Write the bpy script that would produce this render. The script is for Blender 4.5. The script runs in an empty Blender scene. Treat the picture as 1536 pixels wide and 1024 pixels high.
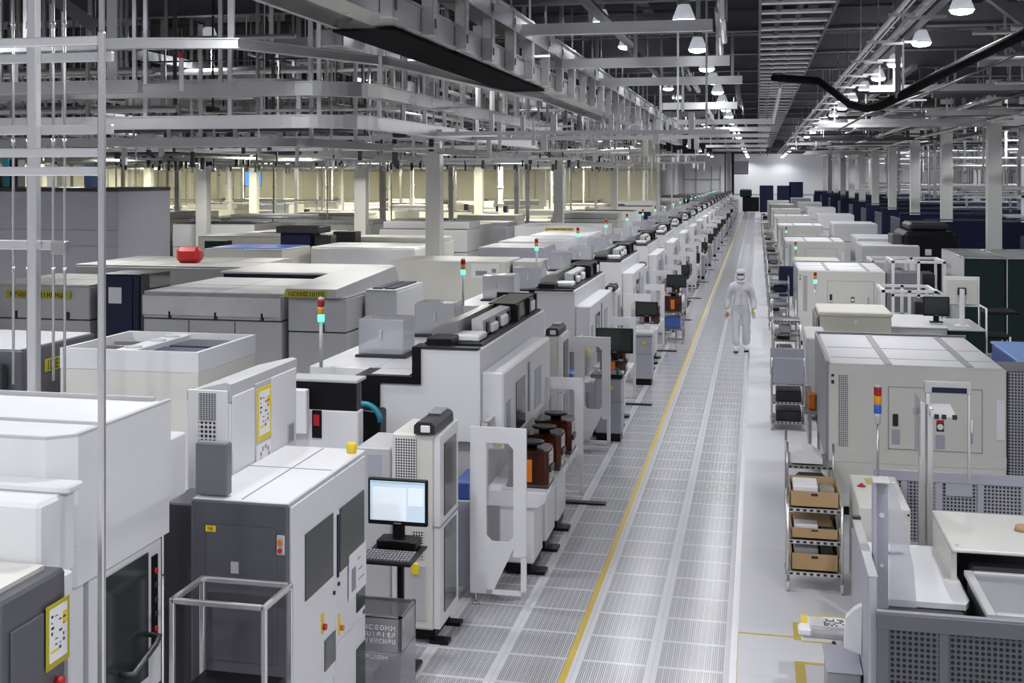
import bpy, math, random
from mathutils import Vector
random.seed(7)
SC = bpy.context.scene
COL = SC.collection
PI = math.pi
# ---------------------------------------------------------------- camera
FPX, CAMH, TH, HORY, CXP = 1960.0, 3.9, math.radians(14.2), 266.0, 640.0
cd = bpy.data.cameras.new('camera'); cam = bpy.data.objects.new('camera', cd); COL.objects.link(cam)
cam.location = (0, 0, CAMH); cam.rotation_euler = (PI/2, 0, TH)
cd.sensor_width = 36; cd.lens = FPX*36/1536
cd.shift_x = (768-CXP)/1536; cd.shift_y = -(512-HORY)/1536
cd.clip_start = 0.1; cd.clip_end = 400
SC.camera = cam
# survey helpers: a sight line from the camera met with a known plane gives a place in the hall
_c, _s = math.cos(TH), math.sin(TH)
def _ray(px, py):
    r = (px-CXP)/FPX; u = -(py-HORY)/FPX
    return (-_s+r*_c, _c+r*_s, u)
def AZ(px, py, z):
    d = _ray(px, py); t = (z-CAMH)/d[2]; return d[0]*t, d[1]*t
def AY(px, py, Y):
    d = _ray(px, py); t = Y/d[1]; return d[0]*t, CAMH+d[2]*t
def AX(px, py, X):
    d = _ray(px, py); t = X/d[0]; return d[1]*t, CAMH+d[2]*t
# ---------------------------------------------------------------- materials
def newmat(name):
    m = bpy.data.materials.new(name); m.use_nodes = True
    nt = m.node_tree; b = nt.nodes['Principled BSDF']
    return m, nt, b
def mnode(nt, op, a, b=None, c=None):
    n = nt.nodes.new('ShaderNodeMath'); n.operation = op
    for i, v in enumerate((a, b, c)):
        if v is None: continue
        if isinstance(v, (int, float)): n.inputs[i].default_value = v
        else: nt.links.new(v, n.inputs[i])
    return n.outputs[0]
def mixc(nt, fac, a, b):
    n = nt.nodes.new('ShaderNodeMix'); n.data_type = 'RGBA'
    if isinstance(fac, (int, float)): n.inputs[0].default_value = fac
    else: nt.links.new(fac, n.inputs[0])
    for s, v in ((6, a), (7, b)):
        if isinstance(v, tuple): n.inputs[s].default_value = (*v[:3], 1)
        else: nt.links.new(v, n.inputs[s])
    return n.outputs[2]
def paint(name, col, rough=.4, metal=0., var=.05, scale=1.3, spec=.5):
    m, nt, b = newmat(name)
    tc = nt.nodes.new('ShaderNodeTexCoord')
    nz = nt.nodes.new('ShaderNodeTexNoise'); nz.inputs['Scale'].default_value = scale; nz.inputs['Detail'].default_value = 4
    nt.links.new(tc.outputs['Object'], nz.inputs['Vector'])
    lo = tuple(c*(1-var) for c in col); hi = tuple(min(1, c*(1+var)) for c in col)
    nt.links.new(mixc(nt, nz.outputs['Fac'], lo, hi), b.inputs['Base Color'])
    nt.links.new(mnode(nt, 'MULTIPLY_ADD', nz.outputs['Fac'], .2*rough, rough*.9), b.inputs['Roughness'])
    b.inputs['Metallic'].default_value = metal
    b.inputs['Specular IOR Level'].default_value = spec
    return m
def emit(name, col, st):
    m, nt, b = newmat(name)
    b.inputs['Base Color'].default_value = (*col, 1); b.inputs['Emission Color'].default_value = (*col, 1)
    b.inputs['Emission Strength'].default_value = st
    return m
def clear(name, col, alpha, rough=.08):
    m, nt, b = newmat(name)
    b.inputs['Base Color'].default_value = (*col, 1); b.inputs['Roughness'].default_value = rough
    b.inputs['Alpha'].default_value = alpha
    return m
def perf(name, base, hole, pu, pv, r, metal=0., rough=.45):
    """sheet with a grid of punched holes; works on faces that look along x or y (object space)"""
    m, nt, b = newmat(name)
    tc = nt.nodes.new('ShaderNodeTexCoord'); sp = nt.nodes.new('ShaderNodeSeparateXYZ')
    nt.links.new(tc.outputs['Object'], sp.inputs[0])
    h = mnode(nt, 'ADD', sp.outputs[0], sp.outputs[1])
    u = mnode(nt, 'SUBTRACT', mnode(nt, 'FRACT', mnode(nt, 'DIVIDE', h, pu)), .5)
    v = mnode(nt, 'SUBTRACT', mnode(nt, 'FRACT', mnode(nt, 'DIVIDE', sp.outputs[2], pv)), .5)
    d = mnode(nt, 'SQRT', mnode(nt, 'ADD', mnode(nt, 'MULTIPLY', u, u), mnode(nt, 'MULTIPLY', v, v)))
    k = mnode(nt, 'LESS_THAN', d, r)
    nt.links.new(mixc(nt, k, base, hole), b.inputs['Base Color'])
    b.inputs['Metallic'].default_value = metal; b.inputs['Roughness'].default_value = rough
    return m
M = dict(
 white=paint('white_paint', (.66, .66, .675), .42), warm=paint('warm_white_paint', (.60, .595, .55), .45),
 cream=paint('cream_paint', (.56, .545, .46), .5), pale=paint('pale_grey_paint', (.45, .45, .455), .45),
 grey=paint('grey_paint', (.25, .25, .27), .45), mgrey=paint('mid_grey_paint', (.15, .15, .165), .42), lilac=paint('grey_lilac_paint', (.36, .36, .42), .4),
 dgrey=paint('dark_grey_paint', (.10, .10, .115), .38, .2), char=paint('charcoal', (.026, .026, .03), .42, spec=.35),
 black=paint('black_plastic', (.005, .005, .006), .4, spec=.22), navy=paint('navy_paint', (.007, .010, .042), .4, spec=.3),
 blue=paint('blue_plastic', (.05, .10, .35), .3), sky=paint('light_blue_plastic', (.16, .28, .55), .35), green=paint('dark_green_paint', (.005, .018, .015), .5, spec=.25),
 steel=paint('brushed_steel', (.62, .62, .62), .32, .95, .12, 3), galv=paint('galvanised_steel', (.47, .47, .46), .28, .9, .2, 1.6),
 alu=paint('aluminium_profile', (.72, .72, .72), .3, .85, .08, 2), dsteel=paint('dark_steel', (.09, .09, .095), .4, .6, .2, 2),
 beam=paint('grey_primer_beam', (.09, .09, .098), .55, .15, .15, 1), duct=paint('duct_sheet', (.5, .5, .51), .3, .8, .2, 1.6),
 card=paint('cardboard', (.40, .26, .13), .8, 0, .08, 6), paper=paint('white_paper', (.72, .72, .73), .8, 0, .02),
 lineyellow=paint('floor_line_yellow', (.50, .36, .04), .5, 0, .12, 4), yellow=paint('yellow_plastic', (.75, .56, .02), .4), signy=paint('yellow_sign_sheet', (.42, .36, .015), .5), red=paint('red_plastic', (.45, .012, .015), .4),
 amber=clear('amber_polymer', (.055, .011, .003), .9, .08), amberd=paint('amber_shell', (.025, .007, .003), .12), orange=paint('orange_plastic', (.6, .16, .01), .35),
 cloth=paint('white_coverall_cloth', (.50, .50, .53), .8, 0, .04, 5), skin=paint('skin', (.35, .2, .14), .6), teal=paint('teal_hose', (.02, .22, .32), .35),
 acryl=clear('smoky_acrylic', (.44, .44, .49), .60, .1), film=clear('clear_film', (.55, .55, .62), .42, .1), glass=clear('clear_acrylic', (.6, .6, .63), .16, .06), dglass=paint('dark_window', (.028, .034, .034), .14, 0, .15, 3),
 bin=clear('tinted_acrylic', (.30, .30, .32), .6, .1), wall=paint('wall_panel', (.60, .60, .61), .6, 0, .04, .3), wally=paint('cream_wall_panel', (.74, .72, .60), .6, 0, .04, .3),
 deck=paint('roof_deck', (.42, .42, .43), .6, .1, .15, .6), column=paint('column_paint', (.62, .62, .59), .55, 0, .05, .7),
 perfg=perf('perforated_grey_sheet', (.30, .30, .33), (.01, .01, .012), .034, .034, .33), perfw=perf('perforated_white_sheet', (.6, .6, .6), (.01, .01, .01), .022, .022, .36),
 perfd=perf('perforated_dark_sheet', (.085, .088, .10), (.004, .004, .005), .036, .036, .34, .3), perfm=perf('fine_mesh_sheet', (.42, .42, .43), (.10, .10, .10), .02, .014, .42),
 matte=paint('matte_black', (.008, .008, .009), .95, spec=.08), vent=perf('vent_slots', (.58, .58, .58), (.015, .015, .015), .03, .03, .35),
 lampglow=emit('lamp_glow', (.9, .92, 1.), 26), lampskirt=emit('lamp_skirt', (.85, .87, .95), .4), lampy=emit('yellow_lamp_glow', (1., .9, .55), 9),
 scr=emit('screen_pale', (.62, .74, .86), .32), scr2=emit('screen_panel', (.80, .88, .95), .36), scr3=emit('screen_bar', (.35, .5, .6), .5), scrb=emit('screen_blue', (.12, .4, .95), 1.1),
 lgreen=emit('green_signal', (.1, 1., .62), 2.2), lred=paint('red_signal', (.30, .01, .012), .25), lamb=paint('amber_signal', (.65, .27, .02), .25), lblue=paint('blue_signal', (.02, .12, .5), .25),
)
# ---------------------------------------------------------------- mesh builder
class MB:
    def __init__(s, o=(0, 0, 0)): s.v = []; s.f = []; s.sm = []; s.o = o
    def convex(s, vs, fs, smooth=False):
        n = len(vs); c = [sum(v[i] for v in vs)/n for i in range(3)]; b = len(s.v)
        s.v += [tuple(v[i]-s.o[i] for i in range(3)) for v in vs]
        for f in fs:
            p, q, r = (Vector(vs[f[0]]), Vector(vs[f[1]]), Vector(vs[f[2]]))
            nn = (q-p).cross(r-p)
            mid = sum((Vector(vs[i]) for i in f), Vector())/len(f)
            g = list(f) if nn.dot(mid-Vector(c)) >= 0 else list(f)[::-1]
            s.f.append([b+i for i in g]); s.sm.append(smooth)
        return s
    def box(s, x0, x1, y0, y1, z0, z1, c=0.):
        x0, x1 = min(x0, x1), max(x0, x1); y0, y1 = min(y0, y1), max(y0, y1); z0, z1 = min(z0, z1), max(z0, z1)
        c = min(c, (x1-x0)*.45, (y1-y0)*.45, (z1-z0)*.45)
        lo, hi = (x0, y0, z0), (x1, y1, z1)
        if c <= 0:
            vs = [((x0, x1)[i & 1], (y0, y1)[i >> 1 & 1], (z0, z1)[i >> 2]) for i in range(8)]
            return s.convex(vs, [(0, 2, 3, 1), (4, 5, 7, 6), (0, 1, 5, 4), (2, 6, 7, 3), (0, 4, 6, 2), (1, 3, 7, 5)])
        vs = []; ix = {}
        for k in range(8):
            sg = (k & 1, k >> 1 & 1, k >> 2)
            for a in range(3):
                p = [(hi[i] if sg[i] else lo[i]) + (0 if i == a else (-c if sg[i] else c)) for i in range(3)]
                ix[sg, a] = len(vs); vs.append(tuple(p))
        fs = []
        for a in range(3):
            b_, d = [i for i in range(3) if i != a]
            for sa in (0, 1):
                q = []
                for sb, sd in ((0, 0), (1, 0), (1, 1), (0, 1)):
                    g = [0, 0, 0]; g[a] = sa; g[b_] = sb; g[d] = sd; q.append(ix[tuple(g), a])
                fs.append(q)
            for sb in (0, 1):
                for sd in (0, 1):
                    q = []
                    for sa, ax in ((0, b_), (0, d), (1, d), (1, b_)):
                        g = [0, 0, 0]; g[a] = sa; g[b_] = sb; g[d] = sd; q.append(ix[tuple(g), ax])
                    fs.append(q)
        for k in range(8):
            sg = (k & 1, k >> 1 & 1, k >> 2); fs.append([ix[sg, a] for a in range(3)])
        return s.convex(vs, fs)
    def prism(s, poly, axis, a, b):
        """closed outline in the plane across `axis`, extruded from a to b; poly may be concave"""
        A = sum(poly[i][0]*poly[(i+1) % len(poly)][1]-poly[(i+1) % len(poly)][0]*poly[i][1] for i in range(len(poly)))
        if A < 0: poly = poly[::-1]
        def P(p, t):
            if axis == 'y': return (p[0], t, p[1])
            if axis == 'x': return (t, p[0], p[1])
            return (p[0], p[1], t)
        n = len(poly); b0 = len(s.v); a, b = min(a, b), max(a, b)
        for t in (a, b): s.v += [tuple(P(p, t)[i]-s.o[i] for i in range(3)) for p in poly]
        f0 = list(range(n)); f1 = [n+i for i in range(n)]
        flip = axis == 'y'
        caps = [f0[::-1], f1]; sides = [[i, (i+1) % n, n+(i+1) % n, n+i] for i in range(n)]
        for f in caps+sides:
            g = f[::-1] if flip else f
            s.f.append([b0+i for i in g]); s.sm.append(False)
        return s
    def tube(s, pts, r, n=8, closed=False, cap=True):
        pts = [Vector(p) for p in pts]; b0 = len(s.v); k = len(pts); prev = None
        for i, p in enumerate(pts):
            if closed: t = pts[(i+1) % k]-pts[i-1]
            else: t = pts[min(i+1, k-1)]-pts[max(i-1, 0)]
            t = t.normalized()
            if prev is None:
                u = t.orthogonal().normalized()
            else:
                u = (prev-t*prev.dot(t)).normalized()
            prev = u; w = t.cross(u)
            rr = r[i] if isinstance(r, (list, tuple)) else r
            for j in range(n):
                q = p+(u*math.cos(2*PI*j/n)+w*math.sin(2*PI*j/n))*rr
                s.v.append(tuple(q[m]-s.o[m] for m in range(3)))
        m = k if closed else k-1
        for i in range(m):
            for j in range(n):
                a = b0+i*n+j; b = b0+i*n+(j+1) % n; c = b0+((i+1) % k)*n+(j+1) % n; d = b0+((i+1) % k)*n+j
                s.f.append([a, b, c, d]); s.sm.append(n > 5)
        if cap and not closed:
            s.f.append([b0+j for j in range(n)][::-1]); s.sm.append(False)
            s.f.append([b0+(k-1)*n+j for j in range(n)]); s.sm.append(False)
        return s
    def rod(s, p, q, r, n=8): return s.tube([p, q], r, n)
    def bar(s, p, q, w, h):
        """rectangular bar from p to q, any direction"""
        p, q = Vector(p), Vector(q); t = (q-p).normalized()
        up = Vector((0, 0, 1)) if abs(t.z) < .9 else Vector((0, 1, 0))
        u = t.cross(up).normalized()*(w/2); v = u.cross(t).normalized()*(h/2)
        vs = [tuple(e+u*i+v*j) for e in (p, q) for i, j in ((-1, -1), (1, -1), (1, 1), (-1, 1))]
        return s.convex(vs, [(0, 1, 2, 3), (4, 5, 6, 7), (0, 1, 5, 4), (1, 2, 6, 5), (2, 3, 7, 6), (3, 0, 4, 7)])
    def sweep(s, pts, w, h):
        """flat-sided rail of width w, height h along a level path"""
        pts = [Vector(p) for p in pts]; b0 = len(s.v); k = len(pts)
        for i, p in enumerate(pts):
            t = (pts[min(i+1, k-1)]-pts[max(i-1, 0)]).normalized(); u = Vector((t.y, -t.x, 0)).normalized()*(w/2)
            for a, z in ((-1, -1), (1, -1), (1, 1), (-1, 1)):
                q = p+u*a+Vector((0, 0, z*h/2)); s.v.append(tuple(q[m]-s.o[m] for m in range(3)))
        for i in range(k-1):
            for j in range(4):
                s.f.append([b0+i*4+j, b0+i*4+(j+1) % 4, b0+(i+1)*4+(j+1) % 4, b0+(i+1)*4+j][::1]); s.sm.append(False)
        s.f.append([b0+3, b0+2, b0+1, b0]); s.sm.append(False)
        e = b0+(k-1)*4; s.f.append([e, e+1, e+2, e+3]); s.sm.append(False)
        return s
    def lathe(s, prof, cx, cy, n=20):
        b0 = len(s.v); k = len(prof)
        for r, z in prof:
            for j in range(n):
                a = 2*PI*j/n; s.v.append((cx+r*math.cos(a)-s.o[0], cy+r*math.sin(a)-s.o[1], z-s.o[2]))
        for i in range(k-1):
            for j in range(n):
                s.f.append([b0+i*n+j, b0+i*n+(j+1) % n, b0+(i+1)*n+(j+1) % n, b0+(i+1)*n+j]); s.sm.append(True)
        s.f.append([b0+j for j in range(n)][::-1]); s.sm.append(False)
        s.f.append([b0+(k-1)*n+j for j in range(n)]); s.sm.append(False)
        return s
    def disc(s, cx, cy, cz, r, axis='x', t=.01, n=16):
        d = {'x': (t, 0, 0), 'y': (0, t, 0), 'z': (0, 0, t)}[axis]
        return s.rod((cx-d[0], cy-d[1], cz-d[2]), (cx+d[0], cy+d[1], cz+d[2]), r, n)
def build(name, mb, mat, parent=None, label=None):
    me = bpy.data.meshes.new(name); me.from_pydata(mb.v, [], mb.f)
    me.polygons.foreach_set('use_smooth', mb.sm); me.materials.append(M[mat] if isinstance(mat, str) else mat); me.update()
    o = bpy.data.objects.new(name, me); COL.objects.link(o)
    if parent is not None: o.parent = parent
    if label: o['label'] = label
    return o
def tag(o, label, cat, group=None, kind=None):
    if label: o['label'] = label
    if cat: o['category'] = cat
    if group: o['group'] = group
    if kind: o['kind'] = kind
    return o
class Thing:
    """an Empty at the thing's base; parts given in hall coordinates"""
    def __init__(s, name, label, cat, loc, group=None):
        s.e = bpy.data.objects.new(name, None); COL.objects.link(s.e); s.e.location = loc; s.o = tuple(loc)
        s.e.empty_display_size = .1
        tag(s.e, label, cat, group)
    def mb(s): return MB(s.o)
    def p(s, name, mb, mat, parent=None, label=None): return build(name, mb, mat, parent or s.e, label)
    def box(s, name, mat, x0, x1, y0, y1, z0, z1, c=0., parent=None, label=None):
        return s.p(name, s.mb().box(x0, x1, y0, y1, z0, z1, c), mat, parent, label)
def single(name, mb, mat, label, cat, group=None):
    return tag(build(name, mb, mat), label, cat, group)
def kids(o): return [c for c in o.children]
def dup(root, loc, label=None, group=None, skip=()):
    r = root.copy(); COL.objects.link(r); r.location = loc
    if label: r['label'] = label
    if group: r['group'] = group
    for ch in root.children:
        if ch.name.split('.')[0] in skip: continue
        c = ch.copy(); COL.objects.link(c); c.parent = r
        for g in ch.children:
            d = g.copy(); COL.objects.link(d); d.parent = c
    return r
def struct(name, mb, mat):
    o = build(name, mb, mat); o['kind'] = 'structure'; return o
ORD = ['first', 'second', 'third', 'fourth', 'fifth', 'sixth', 'seventh', 'eighth', 'ninth', 'tenth', 'eleventh', 'twelfth', 'thirteenth', 'fourteenth', 'fifteenth', 'sixteenth', 'seventeenth', 'eighteenth', 'nineteenth', 'twentieth', 'twenty-first', 'twenty-second', 'twenty-third', 'twenty-fourth']
def glyphs(T, text_len, x0, x1, z0, z1, y, mat, parent, axis='y', seed=1, ext=.0015):
    """a line of block characters made of strokes; axis is the direction the line of writing faces along"""
    g = random.Random(seed); b = T.mb(); n = text_len; w = (x1-x0)/n; s = min(w*.2, (z1-z0)*.2)
    def st(a0, a1, c0, c1):
        if axis == 'y': b.box(a0, a1, y-ext, y, c0, c1)
        else: b.box(y, y+ext, a0, a1, c0, c1)
    for i in range(n):
        a0, a1 = x0+i*w+w*.12, x0+(i+1)*w-w*.12; m = (z0+z1)/2; k = g.randrange(8)
        if k != 7: st(a0, a0+s, z0, z1)
        if k in (0, 1, 4, 6): st(a1-s, a1, z0, z1)
        if k in (0, 2, 3, 5): st(a0, a1, z1-s, z1)
        if k in (1, 3, 6, 2): st(a0, a1, m-s/2, m+s/2)
        if k in (0, 2, 4, 5): st(a0, a1, z0, z0+s)
        if k == 7: st((a0+a1-s)/2, (a0+a1+s)/2, z0, z1)
    return T.p('lettering', b, mat, parent)
# ================================================================ the hall
XL, XR, YF, ZC = -46.0, 22.0, 157.0, 7.4
def floor_mat():
    m, nt, b = newmat('hall_floor')
    g = nt.nodes.new('ShaderNodeNewGeometry'); sp = nt.nodes.new('ShaderNodeSeparateXYZ'); nt.links.new(g.outputs['Position'], sp.inputs[0])
    X, Y = sp.outputs[0], sp.outputs[1]
    u = mnode(nt, 'FRACT', mnode(nt, 'DIVIDE', mnode(nt, 'ADD', X, .814+60), .6)); v = mnode(nt, 'FRACT', mnode(nt, 'DIVIDE', mnode(nt, 'SUBTRACT', Y, 10.55-60), .6))
    def band(t, a, c): return mnode(nt, 'MULTIPLY', mnode(nt, 'GREATER_THAN', t, a), mnode(nt, 'LESS_THAN', t, c))
    inp = mnode(nt, 'MULTIPLY', band(u, .075, .925), band(v, .03, .97))
    su = mnode(nt, 'FRACT', mnode(nt, 'DIVIDE', mnode(nt, 'SUBTRACT', u, .075), .085))
    strip = band(su, .07, .93)
    hu = mnode(nt, 'FRACT', mnode(nt, 'MULTIPLY', su, 3)); hv = mnode(nt, 'FRACT', mnode(nt, 'MULTIPLY', v, 22))
    hole = mnode(nt, 'MULTIPLY', band(hu, .18, .82), band(hv, .22, .78))
    aisle = band(X, -3.814, -.214)
    k = mnode(nt, 'MULTIPLY', mnode(nt, 'MULTIPLY', inp, strip), aisle)
    nz = nt.nodes.new('ShaderNodeTexNoise'); nz.inputs['Scale'].default_value = .7; nz.inputs['Detail'].default_value = 5; nt.links.new(g.outputs['Position'], nz.inputs['Vector'])
    base = mixc(nt, nz.outputs['Fac'], (.54, .54, .565), (.62, .62, .645))
    # plain sheet floor to the right of the grilles shows only its seams
    seam = mnode(nt, 'MULTIPLY', mnode(nt, 'LESS_THAN', v, .012), mnode(nt, 'GREATER_THAN', X, -.2))
    base = mixc(nt, mnode(nt, 'MULTIPLY', seam, .35), base, (.2, .2, .2))
    joint = mnode(nt, 'MULTIPLY', aisle, mnode(nt, 'MAXIMUM', mnode(nt, 'LESS_THAN', u, .008), mnode(nt, 'LESS_THAN', v, .008)))
    base = mixc(nt, mnode(nt, 'MULTIPLY', joint, .5), base, (.2, .2, .2))
    c1 = mixc(nt, k, base, (.46, .46, .48))
    c2 = mixc(nt, mnode(nt, 'MULTIPLY', k, hole), c1, (.12, .12, .125))
    nt.links.new(c2, b.inputs['Base Color'])
    nt.links.new(mnode(nt, 'MULTIPLY_ADD', aisle, -.17, .36), b.inputs['Roughness'])
    b.inputs['Specular IOR Level'].default_value = .5
    return m
fl = struct('floor', MB().box(XL, XR, -16.0, YF, -.3, 0), floor_mat())
struct('ceiling', MB().box(XL, XR, -16.0, YF, ZC, ZC+.2), 'deck')
struct('wall_back', MB().box(-9.2, XR, YF, YF+.2, 0, ZC), 'wall')
struct('wall_left', MB().box(XL-.2, XL, -16.0, 96, 0, ZC), 'wally')
struct('wall_front', MB().box(XL, XR, -16.2, -16, 0, ZC), 'wall')
struct('wall_partition', MB().box(XL, -7.0, 96, 96.2, 0, ZC), 'wally')
struct('wall_return', MB().box(-9.2, -9.0, 96.2, YF, 0, ZC), 'wall')
struct('wall_right', MB().box(XR, XR+.2, -16.0, YF, 0, ZC), 'wall')
mb = MB()
for x in range(-44, -8, 4): mb.box(x-.03, x+.03, 95.9, 96, 0, ZC)
mb.box(XL, -7, 95.88, 96, 4.35, 4.5)
struct('trim_1', mb, 'pale')
mb = MB()
for y in range(6, 96, 6): mb.box(XL, XL+.06, y-.03, y+.03, 0, ZC)
struct('trim_2', mb, 'pale')
mb = MB().box(-9, XR, YF-.06, YF, 1.9, 1.98)
for x in (-8.4, -7.0, -5.2, -4.2): mb.box(x-.04, x+.04, YF-.08, YF, 1.2, 5.2)
mb.box(-8.4, -4.2, YF-.1, YF, 3.6, 3.7)
struct('trim_3', mb, 'grey')
mb = MB()
for y in range(6, 156, 5): mb.box(XR-.06, XR, y-.04, y+.04, 0, ZC)
struct('trim_4', mb, 'pale')
struct('trim_5', MB().box(-.214, -.16, 8, 150, 0, .002), 'alu')
# yellow aisle line and markings on the floor
struct('aisle_marking_line', MB().box(-1.495, -1.442, 8, 150, 0, .0015), 'lineyellow')
mb = MB().box(-.205, -.155, 9.0, 11.55, 0, .0012).box(-.155, .33, 11.5, 11.535, 0, .0012).box(.30, .36, 11.45, 11.9, 0, .0014)
mb.box(.36, .62, 11.84, 11.87, 0, .0012).box(.36, .62, 11.42, 11.45, 0, .0012).box(.29, .37, 10.2, 10.95, 0, .0012).box(.37, .56, 10.9, 10.95, 0, .0012).box(.37, .56, 10.35, 10.4, 0, .0012)
struct('bay_marking_line', mb, 'lineyellow')
# ---------------------------------------------------------------- columns
def column(name, x, y, w, ztop, z0=0.):
    b = MB().box(x-w/2, x+w/2, y-w/2, y+w/2, z0, ztop, .015)
    b.box(x-w/2-.03, x+w/2+.03, y-w/2-.03, y+w/2+.03, 0, .15, .01)
    return struct(name, b, 'column')
for i in range(11): column('column', 6.85, 42+10.1*i, .40, ZC)
for y in (30, 50, 70, 90): column('column', -7.4, y, .36, ZC)
for x in (-13.5, -19.5, -25.5, -31.5, -37.5):
    for y in (44, 64, 84): column('column', x, y, .42, ZC)
for i in range(6): column('column', 13.5, 44+15*i, .4, ZC)
# a girder column with cables at the far end of the aisle
column('column', -3.1, 150, .5, ZC)
# ---------------------------------------------------------------- roof steel
COLXY = [(6.85, 42+10.1*i) for i in range(11)]+[(-7.4, y) for y in (30, 50, 70, 90)]+[(x, y) for x in (-13.5, -19.5, -25.5, -31.5, -37.5) for y in (44, 64, 84)]+[(13.5, 44+15*i) for i in range(6)]
n = 0
y = 11.0
while y < 156:
    d = .34 if n % 2 == 0 else .2
    z1 = 6.95 if n % 2 == 0 else 7.15
    b = MB().box(XL, XR, y-.02, y+.02, z1-d, z1).box(XL, XR, y-.11, y+.11, z1-d-.025, z1-d).box(XL, XR, y-.11, y+.11, z1, z1+.025)
    struct('ceiling_beam', b, 'beam')
    n += 1; y += 2.3 if y < 60 else 4.6
y = 11.6; k = 0
while y < 90:
    struct('ceiling_joist', MB().box(-9 if k % 2 else XL, XR, y-.035, y+.035, 6.98, 7.12), ['beam', 'pale', 'dsteel'][k % 3]); y += 1.15 if y < 50 else 2.3; k += 1
for x in (-42, -36, -30, -24, -18, -12, -8.2, -5.0, -2.0, 1.0, 4.0, 6.85, 10, 13.5, 18):
    struct('ceiling_beam', MB().box(x-.02, x+.02, 3, YF, 7.05, 7.35).box(x-.09, x+.09, 3, YF, 7.03, 7.055), 'beam')
# bridging steel under the roof: diagonal braces
for k, (x, y0) in enumerate(((-12.5, 12.5), (-9.5, 14), (3.6, 23), (4.4, 28))):
    struct('ceiling_beam', MB().bar((x, y0, 6.95), (x+1.6, y0+.6, 5.75), .12, .16), 'beam')
# ---------------------------------------------------------------- high-bay lamps
def lamp_proto(label, group):
    T = Thing('high_bay_lamp', label, 'ceiling lamp', (0, 0, 0), group)
    T.p('housing', MB().lathe([(.04, .50), (.05, .36), (.075, .34), (.085, .26), (.09, .24)], 0, 0, 16), 'galv')
    T.p('shade', MB().lathe([(.09, .24), (.14, .11), (.175, .02), (.165, .02), (.13, .11), (.085, .235)], 0, 0, 20), 'lampskirt')
    T.p('lens', MB().lathe([(.0, .03), (.15, .03), (.16, .02), (.14, -.02), (.08, -.04), (.0, -.045)], 0, 0, 20), 'lampglow')
    T.p('stem', MB().rod((0, 0, .48), (0, 0, .95), .015, 6), 'galv')
    return T.e
LP = lamp_proto('', 'ceiling lamps')
first = [True]
def lamp(x, y, z, label, group, power, col=(.96, .97, 1.)):
    if first[0]:
        o = LP; o.location = (x, y, z); first[0] = False; o['label'] = label; o['group'] = group
    else: o = dup(LP, (x, y, z), label, group)
    for kind in ('SPOT', 'POINT') if x > 2.6 and y > 10 else ('SPOT',):
        ld = bpy.data.lights.new('lamp_light', kind); ld.color = col
        if kind == 'SPOT': ld.energy = power; ld.spot_size = 2.75; ld.spot_blend = .5; ld.shadow_soft_size = .16
        else: ld.energy = power*.13; ld.shadow_soft_size = .1      # added upward spill, a fill that brightens the right-hand ceiling
        lo = bpy.data.objects.new('lamp_light', ld); COL.objects.link(lo); lo.location = (x, y, z-(.08 if kind == 'SPOT' else .16))
PW = 300
R = [19.4, 24.0, 28.4, 32.3, 36.3, 41, 46, 51, 57, 63, 70, 78, 87, 97, 108, 120, 134, 144, 151, 155]
for i, y in enumerate(R):
    lamp(2.75, y, 6.2, ORD[i]+' white high-bay lamp from the camera in the row right of the aisle', 'lamps right of the aisle', PW*(1 if y < 60 else 1.7))
    lamp(-1.05, y+.2, 6.2, ORD[i]+' white high-bay lamp from the camera in the row above the aisle', 'lamps above the aisle', PW*(1 if y < 60 else 1.7))
for i in range(14):
    lamp(-2.75, 19.2+4.6*i, 6.7, ORD[i]+' white high-bay lamp from the camera tucked up beside the monorail track', 'lamps beside the monorail track', PW*.8)
for x, nm in ((-9.2, 'left'), (-17, 'left'), (-26, 'left'), (-36, 'left'), (-5.0, 'left'), (9.5, 'right'), (16, 'right')):
    for y in ([12, 21, 30] if x < 0 else [21, 30])+[40, 50, 60, 72, 86]+([100, 120, 140, 152] if x > -6 else []):
        lamp(x, y, 6.25, 'white high-bay lamp among the pipework far %s of the aisle' % nm, 'lamps far %s of the aisle' % nm, PW*(1.5 if x < 0 else 1.9))
for x in (-31, -23, -15, -8.5, -3, 2.5, 8, 15):
    for y in (-12, -7, -2, 3, 8.5): lamp(x, y, 6.5, 'unseen white high-bay lamp added as fill above the near end of the hall', 'added fill lamps above the near end', PW*2.1)  # unseen lamps around the camera, added as fill for camera-facing fronts
# ================================================================ near left: handler, grey cabinet, white test cell
# --- large white test cell with dark sliding door
T = Thing('test_cell', 'large white box-shaped test cell with a dark glass door, behind the polished post', 'machine', (-4.3, 6.6, 0))
b = T.mb(); ch = .12
b.prism([(-5.6, 5.98), (-3.4-ch, 5.98), (-3.4, 5.98+ch), (-3.4, 7.2), (-5.6, 7.2)], 'z', 2.0, 2.56)
up = T.p('upper_housing', b, 'white')
T.p('housing_band', T.mb().prism([(-5.6, 5.99), (-3.41-ch, 5.99), (-3.41, 5.99+ch), (-3.41, 7.2), (-5.6, 7.2)], 'z', 1.78, 1.995), 'white')
b = T.mb().box(-5.6, -3.42, 6.42, 6.44, 2.56, 2.575).box(-5.6, -3.5, 7.17, 7.2, 2.56, 2.585)
b.prism([(-5.6, 5.98), (-3.4-ch, 5.98), (-3.4, 5.98+ch), (-3.4, 7.2), (-3.43, 7.2), (-3.43, 6.1), (-3.53, 6.01), (-5.6, 6.01)], 'z', 2.56, 2.575)
T.p('roof_seam', b, 'pale')
T.box('ledge', 'white', -5.4, -3.3, 5.83, 5.98, 2.33, 2.37, .01)
T.box('front_box', 'white', -5.4, -3.34, 5.62, 5.97, 1.92, 2.33, .02)
T.box('bracket', 'white', -3.34, -3.25, 5.7, 5.78, 1.75, 1.98, .01)
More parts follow.
